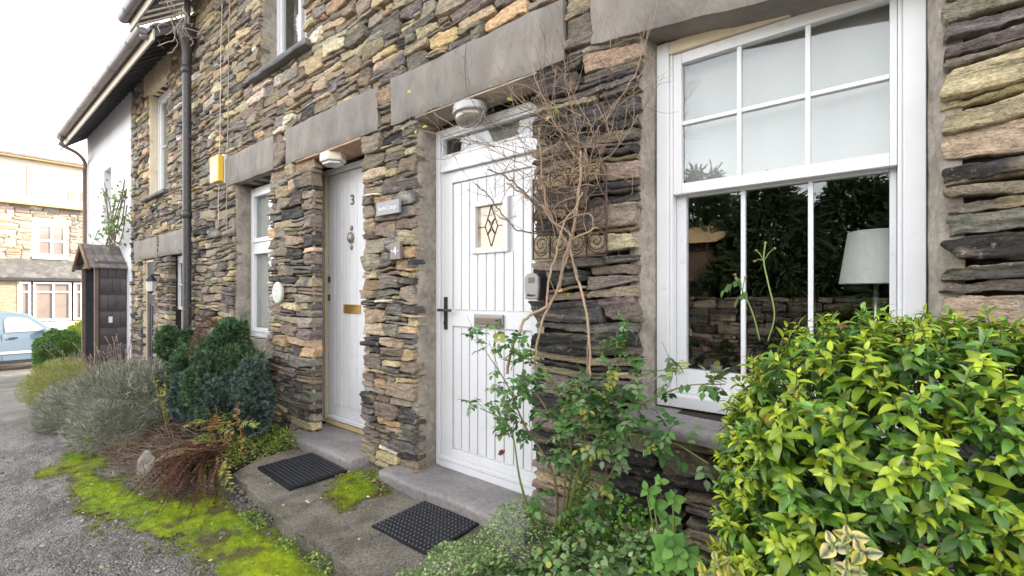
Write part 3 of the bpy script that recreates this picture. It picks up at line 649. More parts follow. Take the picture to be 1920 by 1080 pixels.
# bulkhead lamp over door three
M_LENS = mat('yellowed plastic lens', (.66, .62, .50), .3, .06, 8, spec=.6)
lm = root('porch_light', (-3.62, .08, 2.56), 'six sided cream bulkhead light under the lintel of the plank door', 'light')
b = B(); hexp = [(-.13, 0), (-.065, .085), (.065, .085), (.13, 0), (.065, -.085), (-.065, -.085)]
b.prism([(-3.56 + x, .06 + y, 2.475) for x, y in hexp], (0, 0, .075)); b.build('lamp_housing', M_LENS, lm, .012)
b = B(); b.prism([(-3.56 + x * .8, .06 + y * .8, 2.452) for x, y in hexp], (0, 0, .022)); b.build('lens', mat('clear lens', (.60, .60, .60), .12, .05, 5, spec=.9), lm, .008)
lm = root('porch_light', (-1.95, .04, 2.56), 'round glass bulkhead light under the lintel of the nearest white door', 'light')
B().lathe((-1.95, .04, 2.485), [(.07, .06), (.118, .05), (.122, .01), (.118, 0)], 32, 'Z', (1, .75)).build('lamp_housing', mat('grey cast metal', (.42, .42, .42), .4, .1, 10, metal=.3), lm, .002, True)
B().lathe((-1.95, .04, 2.485), [(.110, 0), (.106, -.03), (.085, -.062), (.045, -.08), (.01, -.085)], 32, 'Z', (1, .75)).build('glass_dome', mat('smoky lens', (.22, .20, .165), .12, .2, 9, spec=1, coat=.6), lm, smooth=True)
g = G()
for s_ in (1,): g.tube(bez([(-2.07, .04, 2.48), (-2.03, .04, 2.415), (-1.95, .04, 2.393), (-1.87, .04, 2.415), (-1.83, .04, 2.48)], 6), .004, 6)
g.build('lamp_guard', M_CHROME, lm)
# lantern at the farthest door
p = W(283, 530, -.12); lm = root('wall_lantern', tuple(p), 'black coach lantern with frosted panes on the farthest stone cottage', 'lantern')
B().lathe(p, [(.035, -.13), (.05, -.12), (.062, .02), (.05, .03)], 6).build('lantern_glass', mat('frosted pane', (.70, .70, .68), .3, 0), lm)
b = B(); b.lathe(p, [(.085, .025), (.075, .035), (.03, .09), (.012, .11)], 6); b.build('lantern_cap', M_DARKM, lm); b = B(); b.lathe(p, [(.02, -.155), (.04, -.13), (.038, -.12)], 6); b.build('lantern_base', M_DARKM, lm); B().box(p[0] - .012, p[0] + .012, p[1], .02, p[2] + .10, p[2] + .125).build('bracket', M_DARKM, lm)

# key safe
k = root('key_safe', (-1.37, -.03, 1.37), 'silver key safe with a grey and black casing fixed beside the nearest white door', 'key safe')
def ksafe(y0, y1, gx):
    pts = []
    for a, c in ((-.045, -.075), (.045, -.075), (.052, 0), (.05, .055), (.03, .078), (-.03, .078), (-.05, .055), (-.052, 0)): pts.append((-1.375 + a * gx, y0, 1.405 + c * gx))
    return B().prism(pts, (0, y1 - y0, 0))
ksafe(-.085, -.02, .90).build('casing', M_RUBBER, k, .005); ksafe(-.104, -.086, .87).build('cover', mat('silver cover', (.30, .295, .285), .5, .05, 5, metal=.3), k, .006)
B().box(-1.392, -1.356, -.1085, -.1045, 1.426, 1.452).build('window_notch', mat('taupe notch', (.16, .12, .11), .5, 0), k, .003)
text('lettering', 'Master', .019, (-1.374, -.1048, 1.36), mat('black print', (.01, .01, .01), .5, 0), k, font_w=.0006)

# alarm box and cables
a0 = W(405, 315, -.09); al = root('alarm_box', tuple(a0), 'yellow and white alarm box high on the wall beside the downpipe', 'alarm box')
B().box(a0[0] - .11, a0[0] + .11, -.05, .03, a0[2] - .175, a0[2] + .15).build('back_plate', mat('white casing', (.78, .76, .70), .4, .05, 5), al, .01)
B().box(a0[0] - .12, a0[0] + .12, -.115, -.052, a0[2] - .165, a0[2] + .13).build('yellow_cover', mat('yellow casing', (.80, .52, .06), .35, .06, 5, dirt=((.8, .72, .5), 5, .5, .7)), al, .014)
for nm, u0, u1, vb, lab in (('wall_cable', 416, 409, 420, 'thin white cable running down the stone wall past the alarm box'), ('wall_cable', 430, 424, 440, 'thin grey cable running down the stone wall nearer the upper sash window')):
    p0, p1 = W(u0, 0, -.035), W(u1, vb, -.035); g = G(); n = 40; t = np.linspace(0, 1, n)[:, None]; P = p0 + (p1 - p0) * t; P[:, 0] += .008 * noise(t[:, 0] * 14, 3.1 + u0); P[:, 1] += .006 * noise(t[:, 0] * 20, 7.7)
    P = np.vstack([P[0] + [0, 0, .35], P]); o = g.tube(P, .0045, 5); tag(g.build(nm, mat('cable sheath %d' % u0, (.62, .58, .52) if u0 == 416 else (.42, .38, .34), .6, 0), None, True), lab, 'cable')

# trellis of scrolled iron on the pier
tx0, tx1, tz0, tz1 = -1.40, -.975, 1.55, 1.985
tr = root('iron_trellis', ((tx0 + tx1) / 2, -.045, tz0), 'rusty scrolled iron panel fixed to the pier behind the bare climber', 'trellis')
g = G(); yy = -.05
nx_, nz_ = 4, 3
for i in range(nx_ + 1):
    x = tx0 + (tx1 - tx0) * i / nx_; g.tube([(x, yy, tz0), (x, yy, tz1 + (.03 if i % 2 else -.01))], .0045, 5)
for j in range(nz_):
    z = tz0 + (tz1 - tz0) * j / nz_; g.tube([(tx0, yy - .006, z), (tx1, yy - .006, z)], .004, 5)
def spiral(cx, cz, r, sx=1, sz=1, turns=1.6, n=26):
    t = np.linspace(0, 1, n); a = t * turns * 2 * np.pi; rr = r * (1 - .8 * t)
    return np.stack([cx + sx * rr * np.cos(a), np.full(n, yy - .004), cz + sz * rr * np.sin(a)], 1)
dx, dz = (tx1 - tx0) / nx_, (tz1 - tz0) / nz_
for i in range(nx_):
    for j in range(nz_):
        cx, cz = tx0 + dx * (i + .5), tz0 + dz * (j + .5); s1 = 1 if i % 2 else -1
        g.tube(spiral(cx, cz, dx * .46, s1, 1 if j % 2 else -1), .0032, 4)
        t = np.linspace(0, 2 * np.pi, 20); g.tube(np.stack([cx + dx * .44 * np.cos(t), np.full(20, yy - .002), cz + dz * .40 * np.sin(t)], 1), .003, 4)
for i in range(0, nx_, 2):
    cx = tx0 + dx * (i + 1)
    t = np.linspace(0, np.pi, 18); g.tube(np.stack([cx + dx * np.cos(t), np.full(18, yy), tz1 - .05 + .10 * np.sin(t)], 1), .004, 5)
    for s1 in (-1, 1): g.tube(spiral(cx + s1 * dx * .35, tz1 - .01, .03, s1, 1), .003, 4)
g.build('scroll_panel', M_IRON, tr, True)

# ------------------------------------------------------------ downpipe, gutters, eaves
dp = root('downpipe', (-6.72, -.09, 0), 'black cast iron downpipe with hopper joining the gutter of the terrace', 'downpipe')
g = G(); px_, py_ = -6.66, -.10
g.tube([(px_, py_, z) for z in np.linspace(-.15, 4.46, 20)], .047, 18)
for z in (.5, 2.35, 4.15): g.tube([(px_, py_, z - .05), (px_, py_, z + .05)], .056, 18)
g.build('pipe', M_PIPE, dp, True)
b = B(); b.lathe((px_, py_, 4.25), [(.05, 0), (.055, .12), (.10, .30), (.105, .33), (.112, .335), (.112, .36), (.105, .365), (.105, .39), (.112, .395), (.112, .42), (.09, .43)], 20); b.build('hopper', M_PIPE, dp, smooth=False)
g = G(); g.tube(bez([(-6.95, -.46, 4.60), (-6.94, -.46, 4.50), (-6.86, -.34, 4.66), (-6.70, -.14, 4.60), (-6.67, -.11, 4.64)], 8), .038, 12)
g.tube([(px_ + .02, py_, 4.6), (px_ + .02, py_, 5.15)], .034, 12)
g.build('swan_neck', M_GUTTER, dp, True)
for z in (1.2, 3.3):
    o = B().box(px_ - .06, px_ + .06, -.09, .02, z, z + .04).build('bracket', M_PIPE, dp, .004)

def gutter(parent, x0, x1, y, z, r, m=M_GUTTER, joints=1.0):
    g = G(); th = np.linspace(np.pi, 2 * np.pi, 11)
    for rr in (r, r - .006):
        Xg, Tg = np.meshgrid(np.linspace(x0, x1, 8), th); g.grid(Xg, y + rr * np.cos(Tg), z + rr * np.sin(Tg))
    Tg = th
    for x in (x0, x1):
        V = np.stack([np.full(11, x), y + r * np.cos(th), z + r * np.sin(th)], 1); g.add(np.vstack([V, [[x, y, z]]]), None, [(11, i, i + 1) for i in range(10)])
    for yy_ in (y - r + .003, y + r - .003): g.tube([(x0, yy_, z), (x1, yy_, z)], .006, 6)
    x = x0 + .3
    while x < x1:
        Xg, Tg = np.meshgrid([x - .02, x + .02], th); g.grid(Xg, y + (r + .007) * np.cos(Tg), z + (r + .007) * np.sin(Tg)); x += joints
    return g.build('gutter', m, parent, True)
def eaves(parent, x0, x1, zw, pitch=38, over=.40, up=4.0, rafters=True):
    t = math.tan(R(pitch)); b = B()
    y0, z0 = -over, zw - over * t
    # slate roof plane, 6 cm thick
    b.prism([(x0, y0 - .05, z0 + .07 - .05 * t), (x1, y0 - .05, z0 + .07 - .05 * t), (x1, up, z0 + .07 + (up + over) * t), (x0, up, z0 + .07 + (up + over) * t)], (0, 0, .05)); b.build('roof', M_SLATE, parent)
    b = B(); b.prism([(x0, y0, z0 + .045), (x1, y0, z0 + .045), (x1, .34, zw + .34 * t + .045), (x0, .34, zw + .34 * t + .045)], (0, 0, .018)); b.build('soffit_boards', M_DARKW, parent)
    if rafters:
        b = B(); x = x0 + .1
        while x < x1: b.prism([(x, y0 + .005, z0 - .03), (x + .045, y0 + .005, z0 - .03), (x + .045, .3, zw + .3 * t - .03), (x, .3, zw + .3 * t - .03)], (0, 0, .074)); x += .22
        b.build('rafters', mat('grey rafters', (.10, .10, .11), .8, .2, 10), parent)
    B().box(x0, x1, y0 - .022, y0, z0 - .07, z0 + .10).build('fascia', M_FASCIA, parent, .004)
whC = root('white_house', (-11.5, 0, gz(-11)), 'white rendered house at the far end of the terrace', 'house')
eaves(cotC, -9.73, -6.75, 4.80); gutter(cotC, -9.73, -6.88, -.485, 4.575, .062)
eaves(whC, -13.6, -9.735, 4.80); gutter(whC, -13.0, -9.735, -.485, 4.575, .062)
eaves(cotB, -7.85, -2.9, 5.28); gutter(cotB, -7.85, -2.9, -.485, 5.05, .062)
eaves(cotA, -2.895, 1.6, 5.28); gutter(cotA, -2.895, 1.6, -.485, 5.05, .062)
# gable masonry behind the eaves so that the roofs stand on walls
for par, x0, x1, z1, m in ((cotA, -2.9, 1.6, 5.25, M_MORTAR), (cotB, -6.7, -2.9, 5.25, M_MORTAR), (cotC, -9.73, -6.7, 4.77, M_MORTAR)):
    B().prism([(x0, 4.0, -.9), (x1, 4.0, -.9), (x1, 4.2, -.9), (x0, 4.2, -.9)], (0, 0, z1 + .9)).build('rear_wall', m, par)
    if par is cotA: B().box(1.58, 1.62, .1, 4.2, -.3, 5.2).build('end_wall', M_MORTAR, par)

# ------------------------------------------------------------ white house wall, its niche window and pipe
b = B(); wx0, wx1, wz0 = -13.4, -9.735, -1.2
nz0, nz1, na, nb = 2.55, 3.75, -11.75, -11.15
b.box(wx0, na, -.02, .3, wz0, 4.85).box(nb, wx1, -.02, .3, wz0, 4.85).box(na, nb, -.02, .3, wz0, nz0).box(na, nb, -.02, .3, nz1, 4.85)
b.box(wx0, wx0 + .3, .3, 4, wz0, 4.85); b.box(na, nb, .18, .3, nz0, nz1)
b.build('rendered_wall', M_RENDER, whC, .012)
b = B(); frame_rect(b, na + .01, nb - .01, .12, .178, nz0 + .01, nz1 - .01, .05).box(na + .27, na + .31, .121, .17, nz0 + .06, nz1 - .06); nw = b.build('window', M_WHITE, whC); B().box(na + .06, nb - .06, .15, .155, nz0 + .06, nz1 - .06).build('glass', mat('pale pane', (.5, .52, .55), .1, 0), nw)
g = G(); g.tube(bez([(-12.75, -.485, 4.53), (-12.75, -.48, 4.36), (-12.9, -.25, 4.28), (-13.25, -.08, 4.20), (-13.3, -.07, 4.02)], 6), .035, 10); g.tube([(-13.3, -.07, 4.05), (-13.3, -.07, -.6)], .035, 10)
g.build('downpipe', mat('brown pipe', (.16, .11, .09), .5, .1, 10), whC, True)

# slate hung porch on the white house
PX0, PX1, PY, PZ0 = -11.12, -10.0, -.40, -.6
po = root('slate_hung_porch', (-10.55, -.2, PZ0), 'small dark slate hung porch with pitched slate roof against the white house', 'porch')
b = B(); b.box(PX1 - .05, PX1, PY, -.02, PZ0, 1.90).box(PX0, PX0 + .05, PY, -.02, PZ0, 1.90).box(PX0 + .05, PX1 - .05, -.08, -.025, PZ0, 1.9); b.build('side_wall', M_DARKW, po)
g = G(); M_HUNG = mat('hung slates', (.115, .10, .105), .6, .2, 10, .3, 40, attr=True)
for j in range(9):
    z0_ = PZ0 + .02 + j * .275; off = (j % 2) * .1; y = PY + .03
    ys_ = [PY + .035, PY + .035 + .1 + off * .6, PY + .24 + off * .5, -.03]
    for a, c in zip(ys_[:-1], ys_[1:]):
        t = random.uniform(.8, 1.25); b_ = [(PX1 + .022, a + .003, z0_), (PX1 + .022, c - .003, z0_), (PX1 + .008, c - .003, z0_ + .29), (PX1 + .008, a + .003, z0_ + .29), (PX1 + .006, a + .003, z0_), (PX1 + .006, c - .003, z0_)]
        if z0_ < 1.7: g.add(b_, [(0, 1, 2, 3), (4, 5, 1, 0)], None, (t, t, t))
g.build('hung_slates', M_HUNG, po)
b = B(); b.box(PX1 - .06, PX1 + .01, PY - .03, PY + .02, PZ0, 1.9).box(PX0 - .01, PX0 + .06, PY - .03, PY + .02, PZ0, 1.9).box(PX0 + .06, PX1 - .06, PY - .028, PY + .02, 1.80, 1.9); b.build('door_post', mat('brown post', (.15, .11, .085), .7, .2, 10), po, .004)
xm = (PX0 + PX1) / 2
b = B(); b.prism([(PX0 - .0, PY - .01, 1.90), (PX1 + .0, PY - .01, 1.90), (xm, PY - .01, 2.16)], (0, .03, 0)); b.build('gable_board', mat('tan gable board', (.34, .25, .18), .8, .15, 8), po)
g = G()
for s_ in (-1, 1):
    for kx in range(5):
        a0_, a1_ = kx / 5, (kx + 1) / 5 + .05
        for ky in range(4):
            yA = PY - .10 + (PY * -1 + .08) / 4 * ky; yB = yA + (PY * -1 + .08) / 4 - .005; t = random.uniform(.8, 1.3)
            ex, ez, rx, rz = xm + s_ * (.66), 1.80, xm, 2.22
            def q(a): return (rx + (ex - rx) * a, rz + (ez - rz) * a)
            (xa, za), (xb, zb) = q(a0_), q(min(1, a1_)); lift = .012
            V = [(xa, yA, za), (xa, yB, za), (xb, yB, zb + lift), (xb, yA, zb + lift), (xb, yA, zb - .012), (xb, yB, zb - .012), (xa, yA, za - .02), ]
            g.add(V, [(0, 1, 2, 3), (3, 2, 5, 4), (0, 3, 4, 6)], None, (t, t, t))
g.build('slate_roof', mat('porch slates', (.15, .13, .13), .6, .3, 9, .4, 30, attr=True, dirt=((.28, .26, .2), 12, .55, .7)), po)
g = G()
for s_ in (-1, 1): g.tube([(xm, PY - .12, 2.21), (xm + s_ * .68, PY - .12, 1.77)], .028, 4)
g.build('barge_board', mat('brown barge board', (.22, .14, .09), .7, .2, 10), po)
B().box(PX0 + .06, PX1 - .06, PY + .13, PY + .16, PZ0, 1.8).build('inner_door', mat('porch inner door', (.035, .035, .045), .5, .1, 5), po)
B().box(PX1 + .024, PX1 + .03, PY + .14, PY + .19, .88, .98).build('porch_number', M_WHITE, po)

# ------------------------------------------------------------ steps, slab, mats
def step(name, x0, x1, y0, y1, z0, z1, label, seed):
    g = G(); nx = int((x1 - x0) / .02); pts = []
    s = np.linspace(x0, x1, nx)
    fy = y0 + .007 * fbm(s * 6, seed, 0, 3) ; fz = .003 * noise(s * 9, seed + 3)
    rows = [(y1, z1), (y0 + .12, z1), (None, z1, .014), (None, z1 - .012, .002), (None, z1 - .03, 0), (None, z0, .006)]
    X = np.tile(s, (len(rows), 1)); Y = []; Z = []
    for r in rows:
        if r[0] is None: Y.append(fy + r[2]); Z.append(np.full(nx, r[1]) + (fz if r[1] > z0 else 0))
        else: Y.append(np.full(nx, r[0])); Z.append(np.full(nx, r[1]) + fz)
    X, Y, Z = X, np.array(Y), np.array(Z)
    Xs = np.pad(X, ((0, 0), (1, 1)), mode='edge'); Ys = np.pad(Y, ((0, 0), (1, 1)), mode='edge'); Zs = np.pad(Z, ((0, 0), (1, 1)), constant_values=z0)
    g.grid(Xs, Ys, Zs); return tag(g.build(name, M_STEP, None, True), label, 'doorstep')
step('doorstep', -2.62, -1.38, -.155, .20, .05, .166, 'smooth grey stone doorstep in front of the nearest white door', 1.)
step('doorstep', -3.99, -2.93, -.165, .26, .05, .160, 'worn grey stone doorstep below the old plank door', 2.)
# slab
def slab_front(x): return np.interp(x, [-3.7, -3.55, -2.5, -1.78, -1.2], [-.50, -.72, -.80, -.812, -.82])
xs = np.linspace(-3.70, -1.22, 200); t = np.linspace(0, 1, 46); X, T = np.meshgrid(xs, t)
FR = slab_front(xs)[None] + .012 * noise(xs * 7, 1.1)[None] + .008 * noise(xs * 23, 2.1)[None]
Y = FR + (.05 - FR) * T; Z = .088 + .006 * fbm(X * 3, Y * 3, 2., 3) - .004 * np.clip(1 - T * 16, 0, 1) ** 2 + .002 * noise(X * 40, Y * 40)
# joint between two pours and moss dip
jy = np.abs(X + 2.72 + .25 * (Y + .4)); Z = Z - .010 * np.clip(1 - jy / .015, 0, 1)
g = G(); g.grid(X, Y, Z, None)
zt = Z[0]; lv = np.linspace(0, 1, 7)[:, None]; Zd = zt[None] * (1 - lv) - .14 * lv; Xd = np.tile(xs, (7, 1)); Yd = FR + .008 * noise(Xd * 14, Zd * 25, 4.) * (lv > 0) + .004 * noise(Xd * 50, Zd * 50, 4.) * (lv > 0) + .012 * lv
g.grid(Xd, Yd, Zd)
for c_ in (0, -1): yy_ = Y[:, c_]; g.grid(np.full((2, len(yy_)), xs[c_]), np.stack([yy_, yy_]), np.stack([Z[:, c_], np.full_like(yy_, -.14)]))
M_SLAB = mat('old concrete', (.20, .18, .15), .9, .65, 75, 1., 90, c2=(.11, .10, .08), c2s=4, c2t=(.42, .60), dirt=((.12, .13, .05), 5, .58, .75), bd=.006)
tag(g.build('concrete_path', M_SLAB, None, True), kind='structure')

M_MAT = M_RUBBER
def poly_frame(c, ax, ay): return lambda a, b_, z: (c[0] + ax[0] * a + ay[0] * b_, c[1] + ax[1] * a + ay[1] * b_, z)
# ribbed mat (far)
q = poly_frame((-3.21, -.385), (math.cos(R(-3)), math.sin(R(-3))), (-math.sin(R(-3)), math.cos(R(-3))))
def obox(b, q, a0, a1, b0, b1, z0, z1):
    b.prism([q(a0, b0, z0), q(a1, b0, z0), q(a1, b1, z0), q(a0, b1, z0)], (0, 0, z1 - z0))
m1 = root('door_mat', (-3.26, -.41, .09), 'black ribbed rubber doormat in front of the old plank door', 'doormat')
b = B(); obox(b, q, -.275, .275, -.20, .20, .090, .098); obox(b, q, -.275, .275, -.20, -.185, .098, .108); obox(b, q, -.275, .275, .185, .20, .098, .108); obox(b, q, -.275, -.26, -.185, .185, .098, .108); obox(b, q, .26, .275, -.185, .185, .098, .108)
b.build('mat_base', M_RUBBER, m1); b = B()
for i in range(13): obox(b, q, -.255, .255, -.172 + i * .0285, -.157 + i * .0285, .098, .112)
b.build('ribs', mat('ribbed rubber', (.03, .032, .042), .55, .1, 30), m1)
# studded mat (near)
q = poly_frame((-1.915, -.345), (math.cos(R(1)), math.sin(R(1))), (-math.sin(R(1)), math.cos(R(1))))
m2 = root('door_mat', (-1.83, -.41, .09), 'black studded rubber doormat below the nearest doorstep', 'doormat')
b = B(); obox(b, q, -.225, .225, -.19, .19, .090, .099); b.build('mat_base', M_RUBBER, m2)
g = G()
for i in range(16):
    for j in range(13):
        a, c = -.208 + i * .0277, -.17 + j * .0283; rr = .0095; x_, y_, _ = q(a, c, 0)
        th = np.arange(7) * 2 * np.pi / 7; V = [(x_ + rr * math.cos(t_), y_ + rr * math.sin(t_), .098) for t_ in th] + [(x_ + rr * .7 * math.cos(t_), y_ + rr * .7 * math.sin(t_), .108) for t_ in th] + [(x_, y_, .106)]
        g.add(V, [(k, (k + 1) % 7, 7 + (k + 1) % 7, 7 + k) for k in range(7)], [(14, 7 + k, 7 + (k + 1) % 7) for k in range(7)])
g.build('studs', mat('studded rubber', (.035, .038, .05), .45, .1, 30), m2, True)
#@@PART2
# ------------------------------------------------------------ plant toolkit
def leaf_t(Wd=.36, fold=.3, droop=.35, n=4, p=.85, tipc=1.0, basec=1.0, curl=0):
    t = np.linspace(0, 1, n + 1); V = [(0, 0, 0)]; sh = [basec]; Q = []; T = []
    for i in range(1, n):
        w_ = Wd / 2 * math.sin(math.pi * t[i] ** p) ** .9; z = -droop * t[i] ** 2
        V += [(t[i], -w_, z + fold * w_), (t[i], 0, z), (t[i], w_, z + fold * w_)]; s_ = basec + (tipc - basec) * t[i]; sh += [s_ * 1.0, s_ * 1.12, s_ * .95]
    V.append((1 - .1 * droop, 0, -droop * 1.05)); sh.append(tipc); e = len(V) - 1
    T += [(0, 1, 2), (0, 2, 3)]
    for i in range(n - 2):
        a = 1 + 3 * i; Q += [(a, a + 3, a + 4, a + 1), (a + 1, a + 4, a + 5, a + 2)]
    a = 1 + 3 * (n - 2); T += [(a, e, a + 1), (a + 1, e, a + 2)]
    return np.array(V, float), np.array(Q), np.array(T), np.array(sh)
def blade_t(Wd=.12, droop=.2):
    V = np.array([(0, -Wd / 2, 0), (0, Wd / 2, 0), (.55, Wd / 2 * .8, -droop * .3), (.55, -Wd / 2 * .8, -droop * .3), (1, 0, -droop)])
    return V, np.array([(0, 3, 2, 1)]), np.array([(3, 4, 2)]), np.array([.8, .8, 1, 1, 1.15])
def tuft_t(k=5, Wd=.16, spread=.7, sd=1):
    r = np.random.default_rng(sd); Vs = []; Q = []; sh = []
    for i in range(k):
        a = 2 * math.pi * i / k + r.uniform(-.3, .3); e = r.uniform(.2, 1) * spread; d = np.array([math.cos(e), math.sin(e) * math.cos(a), math.sin(e) * math.sin(a)]); s_ = nrm(np.cross(d, r.normal(size=3)))
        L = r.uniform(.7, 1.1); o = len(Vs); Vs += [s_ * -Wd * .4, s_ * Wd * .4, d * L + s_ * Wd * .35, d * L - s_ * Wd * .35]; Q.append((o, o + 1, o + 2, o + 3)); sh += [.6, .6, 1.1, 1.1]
    return np.array(Vs), np.array(Q), np.zeros((0, 3), int), np.array(sh)
def rand_dir(n): return nrm(rng.normal(size=(n, 3)))
def mixc(cols, n, wts=None, var=.15):
    c = np.array(cols, float); i = rng.choice(len(c), n, p=None if wts is None else np.array(wts) / np.sum(wts)); return c[i] * rng.uniform(1 - var, 1 + var, (n, 1))
M_LEAF = mat('leaf', None, .30, .18, 45, .2, 60, attr=True, transl=.22, spec=.6)
M_LEAFM = mat('matt leaf', None, .75, .12, 30, 0, 80, attr=True, transl=.2, spec=.3)
M_DRY = mat('dry plant', None, .85, .2, 30, 0, attr=True, spec=.2)
M_STEM = mat('plant stem', None, .7, .2, 40, .3, 120, attr=True, spec=.3)
M_SOIL = mat('garden soil', (.06, .045, .035), .95, .4, 18, 1., 60, dirt=((.16, .12, .08), 30, .5, .7), bd=.02)

def on_blobs(blobs, n, inner=.0, up=.25):
    """points and outward directions on a union of ellipsoids (c, r)"""
    P = []; D = []; vol = np.array([b[1][0] * b[1][1] + b[1][0] * b[1][2] + b[1][1] * b[1][2] for b in blobs]); k = rng.choice(len(blobs), n * 2, p=vol / vol.sum()); d = rand_dir(n * 2)
    for i in range(n * 2):
        c, r = blobs[k[i]]; r = np.array(r); c = np.array(c); q = 1 - inner * rng.random() ** 1.5; p = c + d[i] * r * q
        ins = False
        for j, (c2, r2) in enumerate(blobs):
            if j != k[i] and (((p - c2) / np.array(r2)) ** 2).sum() < (.72 if inner else .85): ins = True; break
        if ins: continue
        P.append(p); D.append(nrm(d[i] / r) + np.array([0, 0, up]))
        if len(P) >= n: break
    return np.array(P), nrm(np.array(D))

# ------------------------------------------------------------ bed soil and big glossy shrub
X, Y = np.meshgrid(np.linspace(-1.42, 1.9, 110), np.linspace(-1.35, .05, 60))
Z = .07 + .03 * fbm(X * 3, Y * 3, 4., 3) + .012 * noise(X * 20, Y * 20); ed = np.minimum(np.minimum((X + 1.42) / .25, (Y + 1.35) / .2), 1); Z = Z * np.clip(ed, 0, 1) - .03 * (1 - np.clip(ed, 0, 1))
g = G(); g.grid(X, Y, Z); tag(g.build('flower_bed', M_SOIL, None, True), kind='structure')
X, Y = np.meshgrid(np.linspace(-10.0, -3.55, 200), np.linspace(-1.05, .05, 50))
bw = np.interp(X, [-10, -6.5, -5, -4.2, -3.6], [.55, .85, .95, .85, .35]); ed = np.clip((bw + Y) / .25, 0, 1); Z = gzv(X) + (.13 + .03 * fbm(X * 3, Y * 3, 4., 3) + .015 * noise(X * 18, Y * 18)) * ed - .03 * (1 - ed)
g = G(); g.grid(X, Y, Z); tag(g.build('planted_border', M_SOIL, None, True), kind='structure')

def bl(u, v, Y, *r): return (W(u, v, Y), r)
def shrub(name, blobs, nsh, loc, label, cat, base, L=(.030, .058), young=.5, group=None, tmpl=None, per=10, cols=None, cull=None, lw=.42):
    r_ = root(name, loc, label, cat, group); g = G(); gs = G()
    P, D = on_blobs(blobs, nsh, inner=.25, up=.35)
    if cull is not None: k = cull(P); P, D = P[k], D[k]
    T = tmpl or [leaf_t(lw, .45, .35), leaf_t(lw * .9, .6, .15), leaf_t(lw * 1.1, .3, .55)]
    bx = np.array(base)
    for i in range(len(P)):
        p, d = P[i], nrm(D[i] + rng.normal(0, .25, 3)); n = int(rng.integers(per - 3, per + 3)); a0 = rng.uniform(0, 6.28)
        u_ = nrm(np.cross(d, [0.3, 0.1, .9])); v_ = np.cross(d, u_); yg = rng.random() < young and d[2] > .0
        slen = rng.uniform(.05, .10)
        gs.tube(np.array([p - d * slen * 1.6 - [0, 0, .02], p - d * slen * .6, p]), [.0022, .0018, .001], 4, (.10, .14, .04), cap=False)
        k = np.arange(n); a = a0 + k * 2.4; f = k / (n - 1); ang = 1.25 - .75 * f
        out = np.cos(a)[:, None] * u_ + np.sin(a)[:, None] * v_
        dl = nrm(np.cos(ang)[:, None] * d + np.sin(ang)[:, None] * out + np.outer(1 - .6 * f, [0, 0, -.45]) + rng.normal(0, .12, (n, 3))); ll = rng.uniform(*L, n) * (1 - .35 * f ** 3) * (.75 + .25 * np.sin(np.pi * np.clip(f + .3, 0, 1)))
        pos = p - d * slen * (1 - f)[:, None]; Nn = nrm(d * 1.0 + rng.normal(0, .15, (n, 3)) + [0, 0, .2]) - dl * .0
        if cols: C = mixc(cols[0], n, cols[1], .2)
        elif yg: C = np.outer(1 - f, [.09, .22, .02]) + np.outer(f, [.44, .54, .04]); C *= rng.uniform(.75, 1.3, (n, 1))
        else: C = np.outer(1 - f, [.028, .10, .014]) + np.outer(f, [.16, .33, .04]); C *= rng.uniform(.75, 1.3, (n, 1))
        yl = rng.random(n) < .02; C[yl] = [.46, .40, .05]; dd_ = rng.random(n) < .006; C[dd_] = [.20, .11, .05]
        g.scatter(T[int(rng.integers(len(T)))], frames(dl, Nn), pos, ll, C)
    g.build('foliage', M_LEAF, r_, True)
    for k in range(9):
        tgt = P[int(rng.integers(len(P)))] * [1, 1, .9]; m_ = (bx + tgt) / 2 + [0, 0, .06]
        gs.tube(bez([bx + rng.normal(0, .04, 3) * [1, 1, 0], m_, tgt], 5), np.linspace(.009, .003, 11), 5, (.13, .10, .05))
    gs.build('stems', M_STEM, r_, True); return r_, P
bigb = [bl(1640, 835, -.62, .33, .33, .33), bl(1500, 870, -.60, .20, .25, .27), bl(1850, 840, -.58, .32, .30, .31), bl(1540, 1030, -.66, .25, .26, .26), bl(1455, 960, -.55, .13, .18, .25),
        bl(1720, 1130, -.72, .32, .26, .25), bl(1980, 950, -.62, .3, .3, .38), bl(1650, 1250, -.65, .38, .3, .30)]
shrub('glossy_shrub', bigb + [bl(1560, 690, -.55, .12, .12, .10), bl(1760, 655, -.5, .15, .12, .09), bl(1400, 800, -.5, .06, .08, .12)], 2350, (.0, -.6, .1), 'large glossy yellow green shrub with black berries under the big sash window', 'shrub', (0, -.55, .08), young=.62)
# berries
P, D = on_blobs(bigb, 260, inner=.05, up=.2); g = G(); ico = [(0, 0, 1), (.894, 0, .447), (.276, .851, .447), (-.724, .526, .447), (-.724, -.526, .447), (.276, -.851, .447), (.724, .526, -.447), (-.276, .851, -.447), (-.894, 0, -.447), (-.276, -.851, -.447), (.724, -.526, -.447), (0, 0, -1)]
ifc = [(0, 1, 2), (0, 2, 3), (0, 3, 4), (0, 4, 5), (0, 5, 1), (1, 6, 2), (2, 7, 3), (3, 8, 4), (4, 9, 5), (5, 10, 1), (2, 6, 7), (3, 7, 8), (4, 8, 9), (5, 9, 10), (1, 10, 6), (11, 7, 6), (11, 8, 7), (11, 9, 8), (11, 10, 9), (11, 6, 10)]
BT = (np.array(ico), np.zeros((0, 4), int), np.array(ifc), np.ones(12))
g.scatter(BT, np.tile(np.eye(3), (len(P), 1, 1)), P - D * .02, rng.uniform(.004, .0055, len(P)), np.tile([.01, .01, .018], (len(P), 1)))
g.build('berries', mat('black berry', None, .18, 0, attr=True, spec=.7), bpy.data.objects['glossy_shrub'], True)['kind'] = 'stuff'

